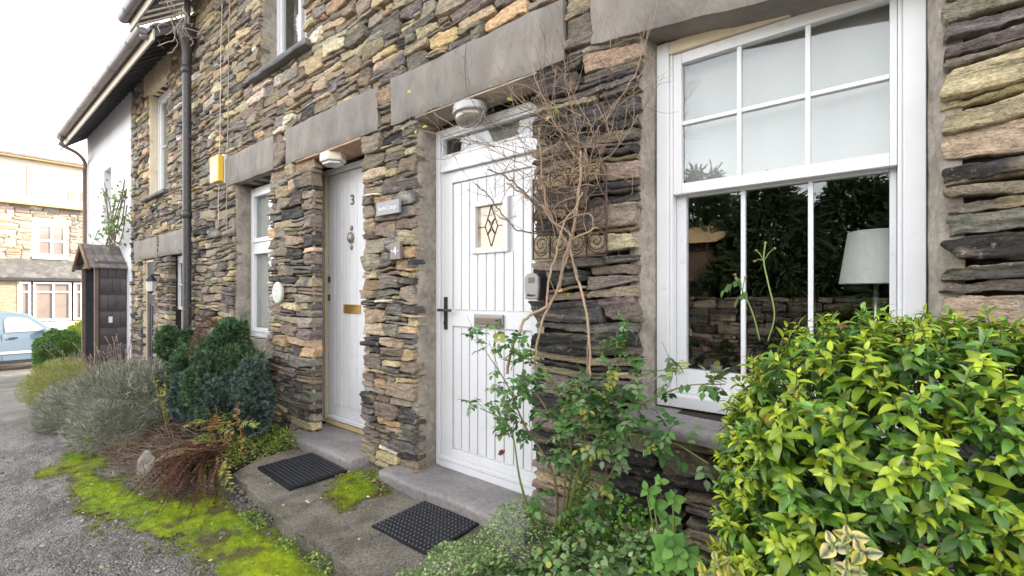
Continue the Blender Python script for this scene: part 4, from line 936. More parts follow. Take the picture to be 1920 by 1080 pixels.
# ------------------------------------------------------------ variegated sprigs
def sprig(name, base, stems, label, cat, cols, leafL, tmpl, nodes=5, m=M_LEAF, stemc=(.2, .25, .08), per=2, sr=.002, margin=None):
    r_ = root(name, base, label, cat); g = G(); gs = G(); base = np.array(base)
    for tip, ln in stems:
        tip = np.array(tip); mid = (base + tip) / 2 + rng.normal(0, .01, 3); c = bez([base, mid, tip], 8); gs.tube(c, np.linspace(sr * 1.4, sr, len(c)), 5, stemc)
        for k in range(nodes):
            f = 1 - k / nodes * ln; q = c[int(f * (len(c) - 1))]; d = nrm(tip - mid); u_ = nrm(np.cross(d, [.2, .4, .8])); v_ = np.cross(d, u_)
            for j in range(per):
                a = k * 1.57 + j * 2 * np.pi / per + rng.uniform(-.3, .3); ang = .75 + .35 * k / nodes if k else .5; out = u_ * math.cos(a) + v_ * math.sin(a)
                dl = nrm(d * math.cos(ang) + out * math.sin(ang))[None]; s_ = leafL * rng.uniform(.75, 1.1) * (.6 if k == 0 else 1); C = mixc(cols[0], 1, cols[1], .12)
                Rm = frames(dl, (d + [0, 0, .4])[None])
                g.scatter(tmpl, Rm, q[None], np.array([s_]), C)
                if margin is not None: g.scatter((tmpl[0] * [.72, .45, 1] + [.1, 0, .015], *tmpl[1:]), Rm, q[None], np.array([s_]), np.array([margin]) * rng.uniform(.8, 1.2))
    g.build('foliage', m, r_, True); gs.build('stems', M_STEM, r_, True); return r_
LV = leaf_t(.62, .25, .2, 5, .8)
def leaf5(Wd, fold, droop, n=8, p=.8):
    t = np.linspace(0, 1, n + 1)[:, None]; a = np.linspace(-1, 1, 7)[None]; w_ = Wd / 2 * np.clip(np.sin(np.pi * np.clip(t, .02, .985) ** p), 0, 1) ** .8
    X = t + 0 * a; Y = w_ * a; Z = -droop * t ** 2 + fold * np.abs(Y) + .03 * np.sin(t * 9 + a * 2); m, k = X.shape; idx = np.arange(m * k).reshape(m, k)
    return np.stack([X, Y, Z], -1).reshape(-1, 3), np.stack([idx[:-1, :-1], idx[1:, :-1], idx[1:, 1:], idx[:-1, 1:]], -1).reshape(-1, 4), np.zeros((0, 3), int), np.ones(m * k)
LV = leaf5(.78, .2, .35)
CRM = ([(.70, .60, .22), (.74, .68, .36), (.68, .54, .08)], [3, 2, 2])
def rosettes(name, base, cs, label, cat, cols, tmpl, m=M_LEAF, margin=None, stemc=(.2, .25, .08), face=(-.1, -.8, .6)):
    """whorls of leaves at the ends of stems; cs = (tip, leaf length, leaves)"""
    r_ = root(name, base, label, cat); g = G(); gs = G(); base = np.array(base); face = nrm(np.array(face, float))
    for tip, ll, n in cs:
        tip = np.array(tip); gs.tube(bez([base, (base + tip) / 2 + rng.normal(0, .02, 3), tip], 6), .0025, 5, stemc)
        ax = nrm(face + rng.normal(0, .18, 3)); u_ = nrm(np.cross(ax, [.9, .1, .2])); v_ = np.cross(ax, u_)
        for k in range(n):
            a = k * 2.4; tilt = .25 + .5 * (k / n < .4); out = u_ * math.cos(a) + v_ * math.sin(a); dl = nrm(out + ax * tilt + [0, 0, -.12]); s_ = ll * (rng.uniform(.8, 1.1) if k / n > .3 else rng.uniform(.5, .75)); q = tip - ax * .012 * (k / n) * 3
            Rm = frames(dl[None], (ax + rng.normal(0, .25, 3))[None]); c_ = mixc(cols[0], 1, cols[1], .12); g.scatter(tmpl, Rm, q[None], np.array([s_]), c_)
            if margin is not None:
                V_ = tmpl[0]; wv = np.abs(V_[:, 1]) / (np.abs(V_[:, 1]).max() + 1e-9); f_ = np.clip(1.25 - 2.1 * wv - 1.6 * np.clip(V_[:, 0] - .72, 0, 1) + .5 * noise(V_[:, 0] * 7 + k * 3.1, V_[:, 1] * 9, ll * 99), 0, 1)[:, None]
                g.c[-1] = g.c[-1] * (1 - f_) + np.array(margin) * f_
    g.build('foliage', m, r_, True); gs.build('stems', M_STEM, r_, True); return r_
p = W(1585, 1120, -1.0)
rosettes('variegated_shrub', (p[0], p[1], .08), [(W(1590, 1003, -.98), .030, 4), (W(1560, 1020, -1.0), .032, 3), (W(1615, 1035, -1.0), .032, 3), (W(1590, 1070, -1.0), .030, 5)], 'cream edged variegated sprigs poking out in front of the glossy shrub', 'shrub', CRM, LV, margin=(.07, .10, .06))
p = W(1340, 1120, -.88)
rosettes('variegated_shrub', (p[0], p[1], .08), [(W(1342, 1050, -.88), .034, 6), (W(1372, 1078, -.88), .034, 5), (W(1320, 1075, -.88), .034, 5)], 'yellow variegated sprig low at the bottom left foot of the glossy shrub', 'shrub', ([(.60, .50, .08), (.5, .5, .1)], [2, 1]), LV, margin=(.12, .2, .04))

# round leaved mint
RL = leaf_t(.85, .12, .25, 5, .75)
MG = ([(.14, .31, .06), (.19, .37, .08), (.10, .23, .05)], [3, 2, 2])
p = W(1262, 1110, -.52)
rosettes('round_leaved_mint', (p[0], p[1], .08), [(W(1212, 918, -.50), .045, 5), (W(1225, 945, -.5), .045, 5), (W(1262, 935, -.5), .042, 5), (W(1235, 900, -.48), .034, 4), (W(1248, 975, -.52), .05, 5), (W(1258, 1030, -.66), .062, 9), (W(1240, 1055, -.66), .05, 6), (W(1285, 1050, -.66), .05, 6)],
      'soft light green plant with paired round leaves beside the glossy shrub', 'plant', MG, leaf5(.8, .12, .3, 8, .75), m=M_LEAFM)

# ------------------------------------------------------------ ground cover near the bed edge
def mound(name, centres, n, cols, L, tmpl, label, cat, m=M_LEAFM, up=.9, tilt=.5, kind=None, top=.0, base_z=.06):
    g = G(); N_ = 0
    for (cx, cy, rx, ry, h), f in zip(centres, np.array([c[2] * c[3] for c in centres]) / sum(c[2] * c[3] for c in centres)):
        k = int(n * f); a = rng.uniform(0, 2 * np.pi, k); q = np.sqrt(rng.random(k)); x = cx + rx * q * np.cos(a); y = cy + ry * q * np.sin(a)
        hz = h * np.sqrt(np.clip(1 - q ** 2, 0, 1)) * (1 + .25 * noise(x * 9, y * 9, cx)); z = base_z + gzv(x) + hz * (1 - .35 * rng.random(k) ** 2)
        nn = nrm(np.stack([np.cos(a) * q / rx * h * 1.2, np.sin(a) * q / ry * h * 1.2, np.full(k, 1.)], 1))
        d = nrm(rand_dir(k) * [1, 1, .35] + nn * tilt); C = mixc(cols[0], k, cols[1], .22)
        tt = tmpl if isinstance(tmpl, list) else [tmpl]; idx = rng.integers(len(tt), size=k)
        for j, T in enumerate(tt):
            s_ = idx == j
            g.scatter(T, frames(d[s_], nn[s_] * up + rng.normal(0, .25, (s_.sum(), 3))), np.stack([x, y, z], 1)[s_], rng.uniform(.7, 1.15, s_.sum()) * L, C[s_])
    o = g.build(name, m, None, True); tag(o, label, cat)
    if kind: o['kind'] = kind
    return o
mound('catmint', [(-1.38, -.60, .20, .24, .22), (-1.24, -.36, .22, .22, .36), (-1.48, -.80, .15, .18, .13)], 9000, ([(.22, .34, .12), (.34, .46, .18), (.13, .22, .07), (.46, .54, .28)], [3, 3, 2.5, 1.5]), .017, [leaf_t(.5, .3, .3, 3), blade_t(.16)],
      'feathery grey green clump spilling over the concrete by the studded mat', 'plant')
mound('round_leaf_ground_cover', [(-1.10, -.66, .28, .30, .24), (-.88, -.50, .30, .32, .38), (-.62, -.62, .3, .3, .42), (-1.38, -.92, .22, .22, .12), (-.9, -.95, .35, .25, .25), (-.55, -.40, .3, .25, .40)], 5200, ([(.14, .25, .08), (.22, .34, .13), (.34, .41, .22), (.07, .14, .045), (.40, .40, .10)], [3, 3, 1.5, 2, .3]), .030, leaf_t(.95, -.12, .2, 5, .7),
      'low mat of dull green round leaves around the foot of the rose', 'ground cover', kind='stuff')
mound('low_herb_patch', [(-.66, -.80, .18, .16, .42), (-.48, -.62, .18, .2, .50), (-.98, -.22, .22, .14, .42), (-.74, -.28, .18, .14, .46)], 5200, ([(.12, .26, .03), (.20, .34, .05), (.07, .16, .03)], [3, 2, 2]), .020, leaf_t(.7, .2, .2, 4, .7),
      'bright green small leaved herbs between the rose and the glossy shrub', 'plant', kind='stuff')
# stone at the foot
def rock(name, c, r, sd, label, m):
    bm = bmesh.new(); bmesh.ops.create_icosphere(bm, subdivisions=4, radius=1)
    for v in bm.verts:
        p = np.array(v.co); k = 1 + .35 * float(noise(p[0] * 1.3 + sd, p[1] * 1.3, p[2] * 1.3)) + .12 * float(noise(p[0] * 4 + sd, p[1] * 4, p[2] * 4)) + .05 * float(noise(p[0] * 11 + sd, p[1] * 11, p[2] * 11))
        v.co = Vector((p * k).tolist())
        v.co = Vector((v.co.x * r[0], v.co.y * r[1], v.co.z * r[2])) + Vector(c)
    b = B(); b.bm.free(); b.bm = bm; return tag(b.build(name, m, None), label, 'rock')
M_ROCK = mat('grey rock', (.30, .27, .24), .85, .3, 8, .8, 50, dirt=((.15, .13, .11), 9, .5, .7))
rock('rock', (-1.22, -.80, .16), (.10, .08, .075), 3., 'rough grey stone among round leaves at the bottom by the studded mat', M_ROCK)
rock('rock', (-4.33, -1.02, .03), (.065, .06, .11), 8., 'upright grey stone left of the dead brown fern', M_ROCK)

# ------------------------------------------------------------ rose bush
ROSE = root('rose_bush', (-1.15, -.2, .1), 'straggly green rose bush with thorny stems between the white door and the window', 'rose bush')
g = G(); gl = G(); rb = np.array([-1.15, -.22, .08])
RLF = leaf_t(.62, .2, .25, 4, .8)
def pinnate(p, d, L, C):
    d = nrm(d); side = nrm(np.cross(d, [0, 0, 1.])); up = np.cross(side, d)
    for f, s_ in ((.35, 1), (.35, -1), (.68, 1), (.68, -1), (1, 0)):
        dl = nrm(d * (.5 if s_ else 1) + side * s_ * .9 + up * rng.uniform(-.25, .1)); gl.scatter(RLF, frames(dl[None], (up + rng.normal(0, .3, 3))[None]), (p + d * L * f)[None], np.array([rng.uniform(.028, .042)]), C[None] * rng.uniform(.8, 1.2))
    gl.tube([p, p + d * L], .0008, 3, (.12, .16, .05), cap=False)
def cane(pts, r0, r1, c, nleaf=0, sub=0, lc=None):
    P = bez(pts, 10); g.tube(P, np.linspace(r0, r1, len(P)), 6, c)
    for _ in range(int(nleaf * .9)):
        i = int(rng.integers(len(P) // 5, len(P) - 1)); d = nrm(P[i + 1] - P[i] + rng.normal(0, .9, 3) + [0, -.3, .1]); C = mixc([(.06, .16, .045), (.12, .25, .07), (.19, .27, .14), (.34, .37, .08)], 1, [3, 3, 2, .9])[0]; pinnate(P[i], d, rng.uniform(.05, .075), C)
    for _ in range(sub):
        i = int(rng.integers(len(P) // 4, len(P) - 1)); L = rng.uniform(.08, .22); d = nrm(nrm(P[i + 1] - P[i]) + rng.normal(0, .6, 3) + [0, -.2, .35]); q = P[i] + d * L * .5 + rng.normal(0, .015, 3)
        cane([P[i], q, P[i] + d * L + rng.normal(0, .02, 3)], r1 * .8, r1 * .4, c, nleaf // 2 + 2, 0)
GS, BS = (.16, .20, .05), (.24, .17, .09)
w_ = lambda *a: [W(*q) for q in a]
cane([rb] + w_((1065, 930, -.22), (1072, 850, -.22), (1050, 740, -.20), (1015, 690, -.2), (960, 655, -.22)), .008, .003, GS, 10, 6)
cane([rb] + w_((1040, 900, -.25), (985, 800, -.28), (950, 720, -.28), (915, 665, -.28)), .007, .002, BS, 9, 6)
cane([rb] + w_((1000, 980, -.35), (975, 900, -.38), (955, 800, -.36), (900, 765, -.36)), .008, .002, GS, 6, 5)
cane([rb] + w_((1090, 930, -.2), (1130, 800, -.18), (1155, 700, -.16), (1170, 640, -.15)), .006, .0025, GS, 8, 5)
cane([rb] + w_((1080, 900, -.25), (1120, 845, -.3), (1180, 815, -.34), (1260, 830, -.38), (1330, 870, -.42)), .005, .0025, GS, 9, 5)
cane([rb] + w_((1095, 900, -.2), (1140, 800, -.2), (1200, 760, -.22), (1280, 725, -.28), (1360, 720, -.32)), .005, .002, BS, 11, 5)
cane([rb] + w_((1080, 960, -.2), (1110, 850, -.15), (1180, 730, -.2), (1215, 700, -.22), (1290, 690, -.25)), .005, .002, GS, 10, 4)
cane([rb] + w_((1060, 900, -.3), (1050, 820, -.34), (1020, 760, -.35), (1000, 730, -.35)), .005, .002, BS, 12, 6)
cane([rb] + w_((1085, 880, -.28), (1100, 780, -.28), (1080, 720, -.26)), .005, .002, GS, 12, 6)
cane([rb] + w_((1110, 950, -.3), (1150, 880, -.34), (1170, 830, -.34)), .004, .002, BS, 10, 5)
# tall hip stems in front of the lower sash
for pts, tips in ((((1440, 640, -.45), (1452, 590, -.46), (1440, 530, -.46), (1432, 490, -.46), (1435, 455, -.46)), ((1435, 455), (1452, 466), (1418, 470), (1415, 490))), (((1425, 640, -.44), (1412, 590, -.45), (1392, 545, -.45), (1378, 520, -.45)), ((1378, 515), (1398, 520)))):
    g.tube(bez([W(*q) for q in pts], 8), .0022, 5, (.22, .30, .10))
    for t_ in tips:
        e = W(t_[0], t_[1], -.455); s_ = W(*pts[-2]); g.tube(bez([s_, (s_ + e) / 2 + [0, 0, .006], e], 4), .0013, 4, (.24, .28, .10))
        for a in range(5): gl.scatter(leaf_t(.3, 0, .3, 3), frames(nrm(np.array([[math.cos(a * 1.26), math.sin(a * 1.26), .3]])), np.array([[0, 0, 1.]])), e[None], np.array([.012]), np.array([[.45, .36, .16]]))
        gl.scatter(BT, np.eye(3)[None], e[None], np.array([.0045]), np.array([[.30, .26, .10]]))
for q in ((1388, 520), (1400, 545), (1372, 530)): pinnate(W(q[0], q[1], -.45), np.array([-.5, -.3, -.6]), .03, np.array([.10, .18, .05]))
e = W(942, 852, -.38)
for a in range(14): gl.scatter(leaf_t(.8, .5, -.3, 4), frames(nrm(rng.normal(0, .5, (1, 3)) + [0, -.2, .9]), rng.normal(0, 1, (1, 3))), e[None], np.array([.022]), np.array([[.26, .10, .07]]))
g.build('stems', M_STEM, ROSE, True); gl.build('foliage', M_LEAFM, ROSE, True)

# ------------------------------------------------------------ bare climber
CL = root('bare_climber', (-1.3, -.12, .1), 'leafless woody climber with pale twisted stems and a tangle of twigs beside the white door', 'climber')
g = G(); gt = G(); TAN, GRY, DRK = (.42, .31, .21), (.31, .23, .165), (.15, .11, .09)
def twig(p, d, L, r, depth, c, curl=.25):
    n = 9; P = [p]; d = nrm(d)
    for i in range(n): d = nrm(d + rng.normal(0, curl, 3) * .55 + [0, -.02, .03]); q = P[-1] + d * L / n; q[1] = min(q[1], -.045); P.append(q)
    P = bez(np.array(P), 3); gt.tube(P, np.linspace(r, r * .4, len(P)), 4, c, cap=False)
    if depth > 0:
        for _ in range(int(rng.integers(2, 5))):
            i = int(rng.integers(4, len(P) - 2)); t = nrm(P[i + 1] - P[i]); twig(P[i], t + rng.normal(0, .75, 3), L * rng.uniform(.35, .7), r * .6, depth - 1, c, curl)
def vine(px, r, c, side=0, wob=.006):
    P = bez([W(*q) for q in px], 10); n = len(P); t = np.arange(n)
    P[:, 0] += wob * noise(t * .35, px[0][0]); P[:, 2] += wob * noise(t * .35, px[0][1] + 5.); g.tube(P, np.linspace(r, r * .75, n), 7, c)
    for _ in range(side):
        i = int(rng.integers(n // 3, n - 2)); twig(P[i], nrm(P[i + 1] - P[i]) + rng.normal(0, .7, 3) + [0, -.25, .2], rng.uniform(.12, .3), .0017, 1, c if rng.random() < .6 else DRK)
    return P
vine([(950, 700, -.2), (957, 660, -.18), (974, 620, -.16), (992, 592, -.14), (1025, 575, -.12), (1044, 545, -.11), (1056, 505, -.10), (1069, 460, -.10), (1082, 380, -.11), (1088, 320, -.12), (1088, 285, -.12)], .0085, TAN, 4)
vine([(1000, 720, -.18), (1003, 680, -.15), (1006, 640, -.14), (1020, 595, -.13), (1035, 565, -.12), (1052, 520, -.13), (1073, 430, -.12), (1084, 367, -.12), (1089, 310, -.1), (1060, 270, -.12)], .0065, TAN, 3)
vine([(1090, 745, -.16), (1106, 697, -.15), (1105, 640, -.14), (1092, 555, -.13), (1078, 508, -.11), (1060, 450, -.12), (1030, 402, -.12), (1021, 365, -.12), (1015, 300, -.14), (1010, 240, -.16)], .006, TAN, 5)
vine([(1088, 742, -.15), (1100, 690, -.13), (1103, 600, -.13), (1085, 530, -.12), (1070, 480, -.12), (1045, 430, -.13), (1034, 405, -.13), (1050, 380, -.14), (1080, 370, -.14)], .004, GRY, 3)
vine([(1026, 580, -.13), (1030, 520, -.14), (1042, 477, -.14), (1058, 422, -.15), (1078, 391, -.15), (1092, 360, -.14)], .0055, TAN, 2)
vine([(1048, 540, -.13), (1060, 480, -.14), (1070, 445, -.14), (1060, 430, -.14), (1035, 415, -.15), (1015, 385, -.17), (990, 370, -.2), (951, 344, -.24)], .0065, GRY, 4)
vine([(1018, 430, -.14), (1014, 402, -.15), (1000, 378, -.17), (975, 352, -.2), (945, 330, -.22), (915, 318, -.24)], .005, DRK, 4)
vine([(1020, 438, -.14), (973, 432, -.2), (950, 410, -.22), (935, 392, -.22), (916, 366, -.24), (890, 345, -.25)], .0038, DRK, 4)
vine([(1045, 420, -.13), (1100, 400, -.12), (1112, 425, -.11), (1105, 445, -.1)], .005, GRY, 1)
vine([(1070, 450, -.12), (1095, 436, -.12), (1122, 426, -.10)], .0045, TAN, 1)
vine([(1089, 322, -.12), (1098, 300, -.12), (1090, 285, -.12), (1060, 250, -.14), (1010, 215, -.18), (960, 170, -.22), (925, 110, -.26)], .003, GRY, 8)
vine([(1089, 322, -.12), (1040, 300, -.15), (980, 290, -.2), (930, 275, -.24), (870, 262, -.28), (800, 246, -.3), (770, 238, -.3)], .0026, GRY, 8)
vine([(1085, 330, -.12), (1020, 318, -.18), (960, 300, -.24), (900, 268, -.3), (840, 232, -.3), (775, 180, -.3)], .0022, GRY, 7)
vine([(1088, 300, -.1), (1112, 255, -.1), (1150, 205, -.1), (1185, 150, -.1), (1200, 110, -.1)], .0024, TAN, 8)
vine([(1085, 292, -.12), (1078, 220, -.14), (1060, 150, -.16), (1058, 70, -.18)], .0024, GRY, 9)
vine([(1080, 300, -.12), (1040, 230, -.18), (1005, 150, -.22), (985, 80, -.24)], .0024, TAN, 9)
vine([(1075, 310, -.12), (1030, 265, -.18), (985, 240, -.22), (930, 235, -.26), (880, 180, -.28), (872, 110, -.28)], .0024, DRK, 8)
vine([(1092, 310, -.1), (1130, 300, -.1), (1165, 270, -.1), (1195, 215, -.1)], .002, TAN, 6)
vine([(1050, 340, -.12), (1000, 330, -.2), (955, 350, -.24), (940, 400, -.24), (985, 435, -.2)], .002, GRY, 5)
vine([(1060, 120, -.1), (1110, 100, -.1), (1150, 130, -.1), (1140, 60, -.1)], .0016, TAN, 4)
for _ in range(75):
    s_ = W(rng.uniform(960, 1130), rng.uniform(190, 350), rng.uniform(-.22, -.07)); twig(s_, rng.normal(0, 1, 3) * [1, .4, .8] + [-.25, -.15, .35], rng.uniform(.12, .36), .0019, 1, (TAN, GRY, (.22, .15, .10))[int(rng.integers(3))], .3)
gt.build('twigs', M_STEM, CL, True)['kind'] = 'stuff'; g.build('woody_stems', M_STEM, CL, True)
gl = G()
for u_, v_, Y_ in ((772, 172, -.3), (768, 236, -.3), (792, 240, -.3), (782, 243, -.3), (962, 188, -.2), (1046, 213, -.15), (1032, 218, -.16), (948, 262, -.25), (985, 300, -.2), (1062, 550, -.12), (1055, 545, -.12), (925, 158, -.25), (758, 235, -.3)):
    gl.scatter(leaf_t(.75, .3, .3, 4), frames(nrm(rng.normal(0, 1, (1, 3)) + [0, 0, -.5]), np.array([[0, -1., .3]])), W(u_, v_, Y_)[None], np.array([.034]), mixc([(.32, .45, .06), (.42, .46, .08), (.55, .36, .12)], 1, [3, 2, .6]))
gl.build('last_leaves', M_LEAF, CL, True)

# ------------------------------------------------------------ dwarf conifer
def tuftball(g, blobs, n, s, cols, T, up=.4, inner=.12):
    P, D = on_blobs(blobs, n, inner=inner, up=up); n = len(P); P = P + D * (.06 * noise(P[:, 0] * 10, P[:, 1] * 10, P[:, 2] * 7) + .03 * noise(P[:, 0] * 26, P[:, 1] * 26, P[:, 2] * 26))[:, None] * (s / .03); D = nrm(D + rng.normal(0, .35, (n, 3)))
    k = rng.integers(len(T), size=n); C = mixc(cols[0], n, cols[1], .2) * (1 + .25 * noise(P[:, 0] * 9, P[:, 1] * 9, P[:, 2] * 9))[:, None]
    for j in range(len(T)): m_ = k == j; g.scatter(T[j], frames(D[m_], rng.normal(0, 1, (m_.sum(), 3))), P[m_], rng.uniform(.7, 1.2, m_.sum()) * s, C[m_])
TF = [tuft_t(6, .22, .9, i) for i in range(4)]
cn = root('dwarf_conifer', (-5.3, -.3, 0), 'lumpy blue green dwarf conifer growing against the wall below the casement window', 'conifer')
plumes = [(322, 650, .22, -.32), (352, 690, .20, -.45), (350, 655, .20, -.2), (432, 650, .25, -.25), (440, 700, .25, -.3), (425, 630, .16, -.22), (380, 720, .26, -.5), (400, 735, .28, -.45), (345, 740, .22, -.55), (470, 740, .27, -.38), (370, 680, .2, -.35), (385, 700, .22, -.4), (455, 690, .2, -.28), (480, 755, .22, -.4), (428, 760, .24, -.5), (372, 775, .2, -.5), (310, 720, .18, -.5), (405, 690, .2, -.3)]
g = G(); bb = []
for u_, v_, r_, Y_ in plumes: bb.append((W(u_, v_, Y_), (r_ * .55, r_ * .55, r_ * 1.05)))
k0 = len(bb)
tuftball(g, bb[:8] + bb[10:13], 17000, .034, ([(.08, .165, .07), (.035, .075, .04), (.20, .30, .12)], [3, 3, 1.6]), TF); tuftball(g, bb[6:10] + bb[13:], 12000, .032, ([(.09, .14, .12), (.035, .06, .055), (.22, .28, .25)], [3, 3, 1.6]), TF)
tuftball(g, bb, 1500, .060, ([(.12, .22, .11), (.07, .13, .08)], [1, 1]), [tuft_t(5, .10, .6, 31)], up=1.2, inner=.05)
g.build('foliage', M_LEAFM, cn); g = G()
for b_ in bb: g.tube(bez([np.array([-5.25, -.3, -.05]), (np.array([-5.25, -.3, .3]) + b_[0]) / 2, b_[0]], 5), .014, 5, (.12, .08, .05))
tuftball(g, [(W(395, 660, -.3), (.14, .14, .3)), (W(400, 640, -.25), (.1, .1, .2))], 1500, .035, ([(.16, .09, .06), (.20, .13, .09)], [1, 1]), [tuft_t(4, .1, .9, 9)])
g.build('stems', M_DRY, cn)

# ------------------------------------------------------------ heather and lavender
BLD = [blade_t(.09, .2), blade_t(.06, .4), blade_t(.12, .1)]
def blades_dome(name, blobs, n, L, cols, label, cat, T=BLD, up=.6, inner=.4, m=M_LEAFM, jit=.35):
    g = G(); P, D = on_blobs(blobs, n, inner=inner, up=up); n = len(P); D = nrm(D + rng.normal(0, jit, (n, 3))); C = mixc(cols[0], n, cols[1], .25); k = rng.integers(len(T), size=n)
    C = C * (1 + .3 * noise(P[:, 0] * 5, P[:, 1] * 5, P[:, 2] * 5))[:, None]
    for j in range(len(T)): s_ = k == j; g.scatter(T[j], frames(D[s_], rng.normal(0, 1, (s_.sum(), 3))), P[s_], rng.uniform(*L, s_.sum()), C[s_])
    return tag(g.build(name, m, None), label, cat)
def Bx(u, v, Y, rx, ry, rz): return (W(u, v, Y), (rx, ry, rz))
blades_dome('lavender_bush', [Bx(225, 740, -.75, .55, .42, .36), Bx(270, 735, -.65, .42, .4, .33), Bx(150, 770, -.95, .5, .4, .38), Bx(120, 740, -.75, .6, .4, .36), Bx(200, 800, -1.0, .35, .3, .24)], 42000, (.03, .075),
            ([(.32, .32, .27), (.20, .23, .16), (.46, .45, .41), (.12, .17, .09), (.36, .29, .22)], [4, 4, 3, 3, 1.2]), 'big silvery grey green lavender bush beside the tarmac', 'lavender')
blades_dome('yellow_heather', [Bx(118, 712, -.95, .5, .35, .28), Bx(85, 730, -1.05, .35, .3, .24)], 9000, (.03, .06), ([(.38, .40, .10), (.26, .32, .09), (.42, .38, .18)], [3, 3, 2]), 'yellow green heather mound at the left of the lavender', 'heather')
g = G()
for _ in range(90):
    b0 = W(rng.uniform(100, 245), rng.uniform(690, 740), rng.uniform(-.8, -.5)); d = nrm(np.array([rng.normal(-.1, .35), rng.normal(-.15, .2), 1.])); L = rng.uniform(.25, .5); P = bez([b0, b0 + d * L * .6, b0 + d * L + [rng.normal(0, .05), 0, -.02]], 5); g.tube(P, .003, 3, (.36, .28, .20), cap=False)
    for q in np.linspace(.75, 1, 5): i = int(q * (len(P) - 1)); g.scatter(BT, np.eye(3)[None], P[i][None], np.array([.010]), np.array([[.30, .24, .22]]))
tag(g.build('lavender_stalks', M_DRY, None), 'dry brown seed stalks standing above the lavender in front of the porch', 'lavender', kind='stuff')

# clipped ball and yellow bush by the white house
g = G(); c0 = np.array([-14.5, -.3, .10])
tuftball(g, [(c0, (.40, .42, .42)), (c0 + [.05, -.02, -.25], (.38, .40, .42))], 12000, .034, ([(.13, .26, .06), (.08, .18, .05), (.2, .34, .08)], [3, 2, 2]), TF, up=.1)
o = g.build('clipped_bush', M_LEAFM, None); tag(o, 'round clipped green bush beside the parked car', 'bush')
g = G(); tuftball(g, [((-15.9, .35, gz(-15) + .62), (.8, .5, .62)), ((-15.0, .3, gz(-15) + .5), (.6, .4, .6))], 5000, .07, ([(.36, .42, .05), (.25, .34, .05)], [2, 1]), TF, up=.1)
tag(g.build('yellow_bush', M_LEAFM, None), 'bright yellow green bush behind the round clipped bush', 'bush')

# ------------------------------------------------------------ dead fern, green fern, low cover, twiggy debris
def frond(g, base, d, L, arch, c, pin=.10, n=26, w=.03, dro=.3, curlc=None):
    t = np.linspace(0, 1, 12)[:, None]; side0 = nrm(np.cross(d, [0, 0, 1.])); P = base + d * L * t + np.array([0, 0, -1.]) * arch * t ** 2 + side0 * (rng.normal(0, .07) * t ** 2 + .02 * np.sin(t * 6 + rng.uniform(0, 6))); g.tube(P, np.linspace(.0028, .001, 12), 4, np.array(c) * .8, cap=False)
    tt = rng.uniform(.12, 1, n * 2); i = tt * 11; i0 = np.minimum(i.astype(int), 10); f = (i - i0)[:, None]; q = P[i0] * (1 - f) + P[i0 + 1] * f; dd = nrm(P[i0 + 1] - P[i0]); sd_ = nrm(np.cross(dd, [0, 0, 1.])) * np.where(np.arange(n * 2) % 2, 1, -1)[:, None]
    dl = nrm(dd * .35 + sd_ + rng.normal(0, .25, (n * 2, 3)) + [0, 0, -dro]); L_ = pin * np.sin(np.pi * (1 - tt) ** .75 * .9 + .15) * rng.uniform(.7, 1.1, n * 2)
    g.scatter(leaf_t(.32, .2, .35, 3, .6), frames(dl, nrm(np.cross(dl, dd)) + [0, 0, .5]), q, np.clip(L_, .01, 1), mixc([c], n * 2, None, .35))
fb = W(395, 850, -.80); g = G()
for k in range(110):
    a = rng.uniform(2.6, 5.8); d = nrm(np.array([math.cos(a), math.sin(a) * .8, rng.uniform(.05, .6)])); frond(g, fb + rng.normal(0, .05, 3) * [1.5, 1, .3], d, rng.uniform(.22, .48), rng.uniform(.18, .40), (np.array([.10, .045, .03]) if rng.random() < .75 else np.array([.28, .15, .08])) * rng.uniform(.4, 1.3), .024, 60, dro=.8)
tag(g.build('dead_fern', M_DRY, None), 'collapsed dead fern with reddish brown fronds at the edge of the moss', 'fern')
g = G(); fb2 = W(430, 800, -.55)
for k in range(14):
    a = rng.uniform(3.4, 6.6); d = nrm(np.array([math.cos(a), math.sin(a) * .7, rng.uniform(.3, 1.3)])); c = [(.34, .27, .10), (.26, .30, .08), (.24, .14, .08)][int(rng.integers(3))]; frond(g, fb2 + rng.normal(0, .04, 3) * [1, 1, 0], d, rng.uniform(.25, .5), rng.uniform(.05, .3), c, .05, 22)
for u_, v_ in ((415, 755), (405, 770), (440, 760)): frond(g, W(u_ + 10, 860, -.68), nrm(W(u_, v_, -.68) - W(u_ + 10, 860, -.68)), .42, .02, (.36, .20, .07), .035, 18)
for k in range(5): frond(g, W(402 + 6 * k, 850, -.72), np.array([.25 + .1 * k, -.35, .1]), .36, .22, (.36, .38, .10), .05, 20)
tag(g.build('turning_fern', M_DRY, None), 'yellow and orange fern fronds turning in autumn beside the ribbed mat', 'fern')
mound('green_ground_cover', [(-4.05, -.38, .34, .30, .26), (-3.86, -.20, .16, .16, .20), (-4.3, -.55, .3, .28, .20), (-3.98, -.62, .2, .16, .13)], 7000, ([(.20, .30, .05), (.30, .38, .07), (.11, .2, .04), (.42, .34, .12)], [3, 3, 2, 1]), .022, [blade_t(.3), leaf_t(.5, .3, .2, 3)],
      'lime green spiky ground cover beside the worn doorstep', 'ground cover', kind='stuff')
g = G()
